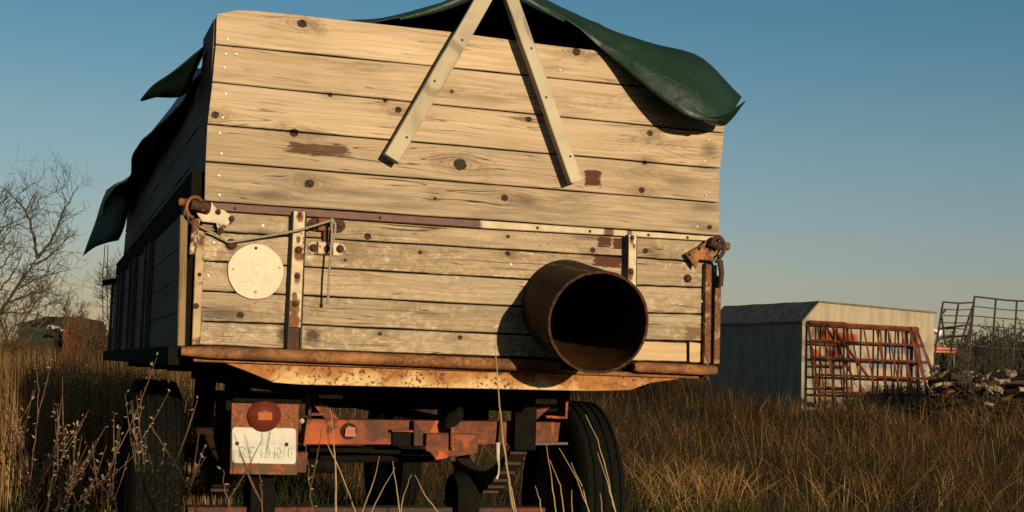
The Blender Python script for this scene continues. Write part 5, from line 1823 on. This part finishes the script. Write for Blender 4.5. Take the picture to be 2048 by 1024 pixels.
for i in range(16000):
    x = rb2.uniform(-2.9, 3.0); z = rb2.uniform(0, 1) ** .8 * (1.98 + .22 * math.sin(x * 3) + .12 * math.sin(x * 11)); p = Vector((x, rb2.uniform(-.6, .6), z))
    dv = Vector((rb2.uniform(-1, 1), rb2.uniform(-1, 1), rb2.uniform(-1, 1))).normalized() * .07
    sd = dv.orthogonal() * .45
    lf_.add([p, p + dv * .5 + sd, p + dv, p + dv * .5 - sd], [(0, 1, 2, 3)])
lf_.build('leaves', plain('bush_leaf', (.05, .06, .02), .7, .2), shb)['kind'] = 'stuff'
shb.location = (bq[0], bq[1], 0); shb.rotation_euler = (0, 0, SUN_AZ)
tag(shb, 'unseen bush added behind the viewer to shade the weeds on the left', 'bush')

# far wood along the horizon: one mass
fw = MB(); rf3 = random.Random(5)
for i in range(9000):
    x = rf3.uniform(-260, 260)
    top = 3.2 + 1.6 * mnoise.noise((x * .03, 1.0, 2.0)) + 1.0 * mnoise.noise((x * .13, 4.0, 2.0))
    z = top * rf3.uniform(0, 1) ** .7
    p = Vector((x, 290 + rf3.uniform(-8, 8), z))
    dv = Vector((rf3.uniform(-1, 1), rf3.uniform(-1, 1), rf3.uniform(-.3, 1))).normalized() * rf3.uniform(.4, 1.0)
    sd = dv.orthogonal() * .45
    fw.add([p, p + dv * .5 + sd, p + dv, p + dv * .5 - sd], [(0, 1, 2, 3)])
tag(fw.build('far_wood', bark('far_wood_twigs', (.060, .058, .048))), 'dull far wood along the horizon', kind='stuff')

# ------------------------------------------------------------------ wire frame, log pile, turbine
MIRON = plain('dark_iron', (.055, .045, .035), .7, .3, .3, 12, 0)


def wire_frame(pts_top, pts_bot, Y, nv, nh, label, extra=()):
    a, b = [G(x, y, Y) for x, y in pts_top]; c, d = [G(x, y, Y) for x, y in pts_bot]
    b = G(pts_top[1][0], pts_top[1][1], Y + 1.2); d = G(pts_bot[1][0], pts_bot[1][1], Y + 1.2)
    root = empty('wire_frame', (c.x, c.y, gz(c.x, c.y)))
    tag(root, label, 'metal frame', 'welded wire frames at the right')
    o = root.location
    for i in range(nv):
        t = i / (nv - 1)
        p = a.lerp(b, t); q = c.lerp(d, t)
        q2 = q + (q - p).normalized() * max(0, (q.z - gz(q.x, q.y)) / max(.2, (p - q).normalized().z))
        MB().tube([p - o, q2 - o], .028, 4).build('upright', MIRON, root)
    for j in range(nh):
        t = j / (nh - 1)
        p = a.lerp(c, t); q = b.lerp(d, t)
        m_ = p.lerp(q, .5) + Vector((0, 0, random.uniform(-.03, .03)))
        MB().tube([p - o, m_ - o, q - o], .024 if j == 0 else .014, 4).build('rail', MIRON, root)
    for (p, q) in extra:
        MB().tube([G(*p, Y) - o, G(*q, Y) - o], .03, 4).build('brace', MIRON, root)
    return root


wire_frame([(1886, 604), (1948, 605)], [(1871, 700), (1933, 700)], 38, 3, 8, 'left welded wire frame with bent braces, standing behind the log pile',
           [((1884, 628), (1891, 620)), ((1883, 632), (1891, 690)), ((1876, 658), (1942, 649)), ((1873, 677), (1938, 671)), ((1948, 606), (1920, 690))])
wire_frame([(1949, 593), (2075, 604)], [(1940, 690), (2070, 700)], 36, 4, 6, 'taller welded wire frame running out of the right edge')
MTURB = plain('turbine_white', (.75, .74, .70), .5, .3, .05, 1, 0)
tb = G(1876, 700, 420); TU = empty('wind_turbine', (tb.x, 420, 0)); tag(TU, 'tiny white wind turbine far behind the wire frame', 'wind turbine')
hub = G(1878, 665, 420) - TU.location
MB().tube([(0, 0, -1), (0, 0, hub.z)], [.85, .5], 8).build('tower', MTURB, TU)
for (x, y) in ((1857, 654), (1888, 658), (1881, 688)):
    e_ = G(x, y, 419) - TU.location
    MB().tube([Vector((0, -1, hub.z)), e_], [.5, .15], 5).build('blade', MTURB, TU)
MB().box((-.6, -1.2, hub.z - .5), (.6, 1.5, hub.z + .5)).build('nacelle', MTURB, TU)

MLOG = wood('barkless_log', light=(.48, .36, .22), dark=(.30, .20, .11), greyness=.4, axis='x')
MLOGD = bark('dark_log_bark', (.09, .055, .03))


def log(pts, Y, r_px, label, mat=MLOG, jag=.10):
    P3 = [G(x, y, Y + .3 * math.sin(i * 2.1)) for i, (x, y) in enumerate(pts)]
    base = P3[0].copy()
    out = []; rr = []
    for i, (a, b) in enumerate(zip(P3, P3[1:])):
        for k in range(4):
            t = (i + k / 4) / (len(P3) - 1)
            out.append(a.lerp(b, k / 4) - base + Vector((0, 0, random.uniform(-1, 1) * .02))); rr.append(r_px * .8 / FPX * Y * (1 - .35 * t) * random.uniform(1 - jag, 1 + jag))
    out.append(P3[-1] - base); rr.append(r_px / FPX * Y * .5)
    o = MB().tube(out, rr, 7).build('log', mat, smooth=50)
    o.location = base
    tag(o, label, 'log', 'logs in the brushwood pile')
    return o


log([(1985, 775), (2010, 784), (2040, 780), (2075, 772)], 29, 8, 'thick pale log lying to the right edge of the pile')
log([(1930, 750), (1950, 757), (1965, 765), (1985, 787)], 28.5, 5, 'split pale branch slanting down across the middle of the pile')
log([(1945, 752), (1958, 750), (1966, 757)], 28.8, 6, 'short broken pale stump on the middle of the pile')
log([(1972, 756), (1985, 738), (1997, 742)], 28.3, 5, 'forked pale branch sticking up from the pile')
log([(2018, 750), (2035, 748), (2070, 740)], 29.2, 7, 'pale log at the upper right of the pile')
log([(2012, 742), (2030, 743)], 29.4, 5, 'short pale log above the upper right log')
log([(1890, 785), (1915, 783), (1940, 782)], 28.6, 6, 'orange brown log low beside the shed', MRUST)
log([(1858, 788), (1900, 792), (1960, 790)], 28.2, 3, 'thin dark rail lying in front of the shed corner', MRUSTD, .05)
log([(1895, 710), (1880, 735), (1860, 745)], 29, 5, 'brown branch leaning beside the shed corner', MLOGD)
log([(1912, 708), (1925, 720), (1935, 730)], 29, 4, 'dark branch leaning above the middle of the pile', MLOGD)
log([(1860, 765), (1900, 770), (1950, 775), (1990, 772)], 29.5, 9, 'dark bark covered trunk at the foot of the pile', MLOGD)
log([(1900, 748), (1950, 765), (2048, 765)], 30, 9, 'dark bark covered trunk in the middle of the pile', MLOGD)
log([(1972, 808), (1985, 809)], 27, 5, 'sawn pale log end in front of the pile')
bramble('brushwood', 1962, 30.4, 1.15, .30, 51, 'heap of dark brushwood under the pale logs', None, 520, MLOGD)
log([(1868, 772), (1905, 766), (1952, 768), (1985, 776)], 28.4, 5, 'long greyish branch lying across the left of the pile')
log([(1925, 742), (1955, 747), (1990, 758), (2020, 764)], 28.7, 4, 'long pale branch crossing the upper middle of the pile')
log([(1998, 765), (2025, 758), (2056, 756)], 28.6, 5, 'pale branch under the upper right log of the pile')
log([(2000, 800), (2030, 792), (2060, 790)], 28.0, 5, 'brown log below the thick pale log', MLOGD)
log([(1880, 752), (1900, 742), (1918, 746)], 28.9, 4, 'crooked pale branch at the left top of the pile')
bx = G(1873, 742, 29.2)
bxo = MB().prism([(-.10, -.12), (.02, -.02), (.06, .12), (-.14, .12)], -.05, .05).build('stone_block', plain('pale_block', (.35, .28, .2)))
bxo.location = bx; tag(bxo, 'small pale broken block on the pile beside the shed', 'block')
# long red metal beam far behind the pile
rb_ = G(1855, 700, 60); ro_ = MB().box((0, -.1, -.1), (1.2, .1, .14), .02).build('red_beam', plain('orange_red_paint', (.42, .07, .025), .6, .3, .3, 3))
ro_.location = rb_; tag(ro_, 'orange red metal beam lying behind the shed corner', 'beam')
MB().box((.05, -.05, -.75), (.12, .05, -.102)).build('leg', MIRON, ro_)
MB().box((1.08, -.05, -.75), (1.15, .05, -.102)).build('leg', MIRON, ro_)

# ------------------------------------------------------------------ far house, van
HY = 140
hb = G(30, 660, HY)
HOUSE = empty('red_roofed_house', (hb.x, HY, 0)); tag(HOUSE, 'low brick house with a red tiled roof far away at the left', 'house')
def hx(px): return G(px, 660, HY).x - hb.x
def hz(py, px=100): return G(px, py, HY).z
MROOF = plain('red_roof_tiles', (.026, .011, .007), .85, .1, .35, 1.2, .3)
MBRICK = plain('red_brick', (.13, .03, .009), .85, .1, .3, 2.0, .2)
MGARD = plain('dark_green_wall', (.018, .022, .014), .85, .1, .3, 1, 0)
L0_, L1_ = hx(36), hx(158)
MB().box((L0_, 0, -1), (hx(110), 7, hz(652)), 0).build('wall', MGARD, HOUSE)
MB().add([(L0_ - .4, -.5, hz(653)), (hx(118), -.5, hz(653)), (hx(118), 3.5, hz(631)), (L0_ + 1.5, 3.5, hz(631)), (hx(118), 7.5, hz(653)), (L0_ - .4, 7.5, hz(653))],
         [(0, 1, 2, 3), (3, 2, 4, 5), (0, 3, 5), (1, 4, 2), (0, 5, 4, 1)]).build('roof', MROOF, HOUSE)
gw0, gw1 = hx(141), hx(152)
MB().prism([(gw0, -1), (gw1, -1), (gw1, hz(645)), ((gw0 + gw1) / 2, hz(634)), (gw0, hz(645))], -2.2, 6).build('gable_wall', MBRICK, HOUSE)
MB().add([(hx(108), -2.5, hz(668)), (gw0 - .1, -2.5, hz(668)), ((gw0 + gw1) / 2 - .2, -2.4, hz(632)), (hx(114), 3, hz(632)), (hx(108), 6.4, hz(668)), (gw0 - .1, 6.4, hz(668)), ((gw0 + gw1) / 2 - .2, 6.4, hz(632))],
         [(0, 1, 2, 3), (3, 2, 6), (3, 6, 5, 4), (0, 3, 4), (1, 5, 6, 2), (0, 4, 5, 1)]).build('roof', MROOF, HOUSE)
MB().prism([(gw1 + .05, -1), (hx(166), -1), (hx(166), hz(646)), (hx(158), hz(634)), (gw1 + .05, hz(634))], 2, 8).build('annex', plain('dark_annex', (.05, .032, .022), .9, .1), HOUSE)
MB().box((hx(138), 2, hz(633)), (hx(141.5), 3, hz(629))).build('chimney', MBRICK, HOUSE)
VY = 110
vb = G(93, 665, VY)
VAN = empty('white_van', (vb.x, VY, 0)); tag(VAN, 'white pickup truck parked in front of the red roofed house', 'truck')
MVW = plain('van_white', (.8, .79, .74), .4, .4, .03, 1, 0)
def vx(px): return G(px, 660, VY).x - vb.x
def vz(py): return G(100, py, VY).z
MB().prism([(0, vz(660)), (vx(105), vz(663)), (vx(105.5), vz(651)), (.05, vz(651))], 0, 1.7, .04).build('cab', MVW, VAN)
MB().box((vx(105.6), .05, vz(661)), (vx(117), 1.65, vz(657))).build('cargo_bed', MVW, VAN)
MB().box((.12, -.03, vz(656)), (.38, .01, vz(652.5))).build('cab_window', MBLACK, VAN)
for x in (.25, vx(113)):
    MB().lathe([(.33, 0), (.33, .2)], (x, -.02, vz(664)), (0, 1, 0), 14).build('wheel', MBLACK, VAN)
MB().box((.2, .1, vz(666)), (vx(115), 1.6, vz(660.5))).build('chassis', MBLACK, VAN)
# ==== END OF BACKGROUND ====
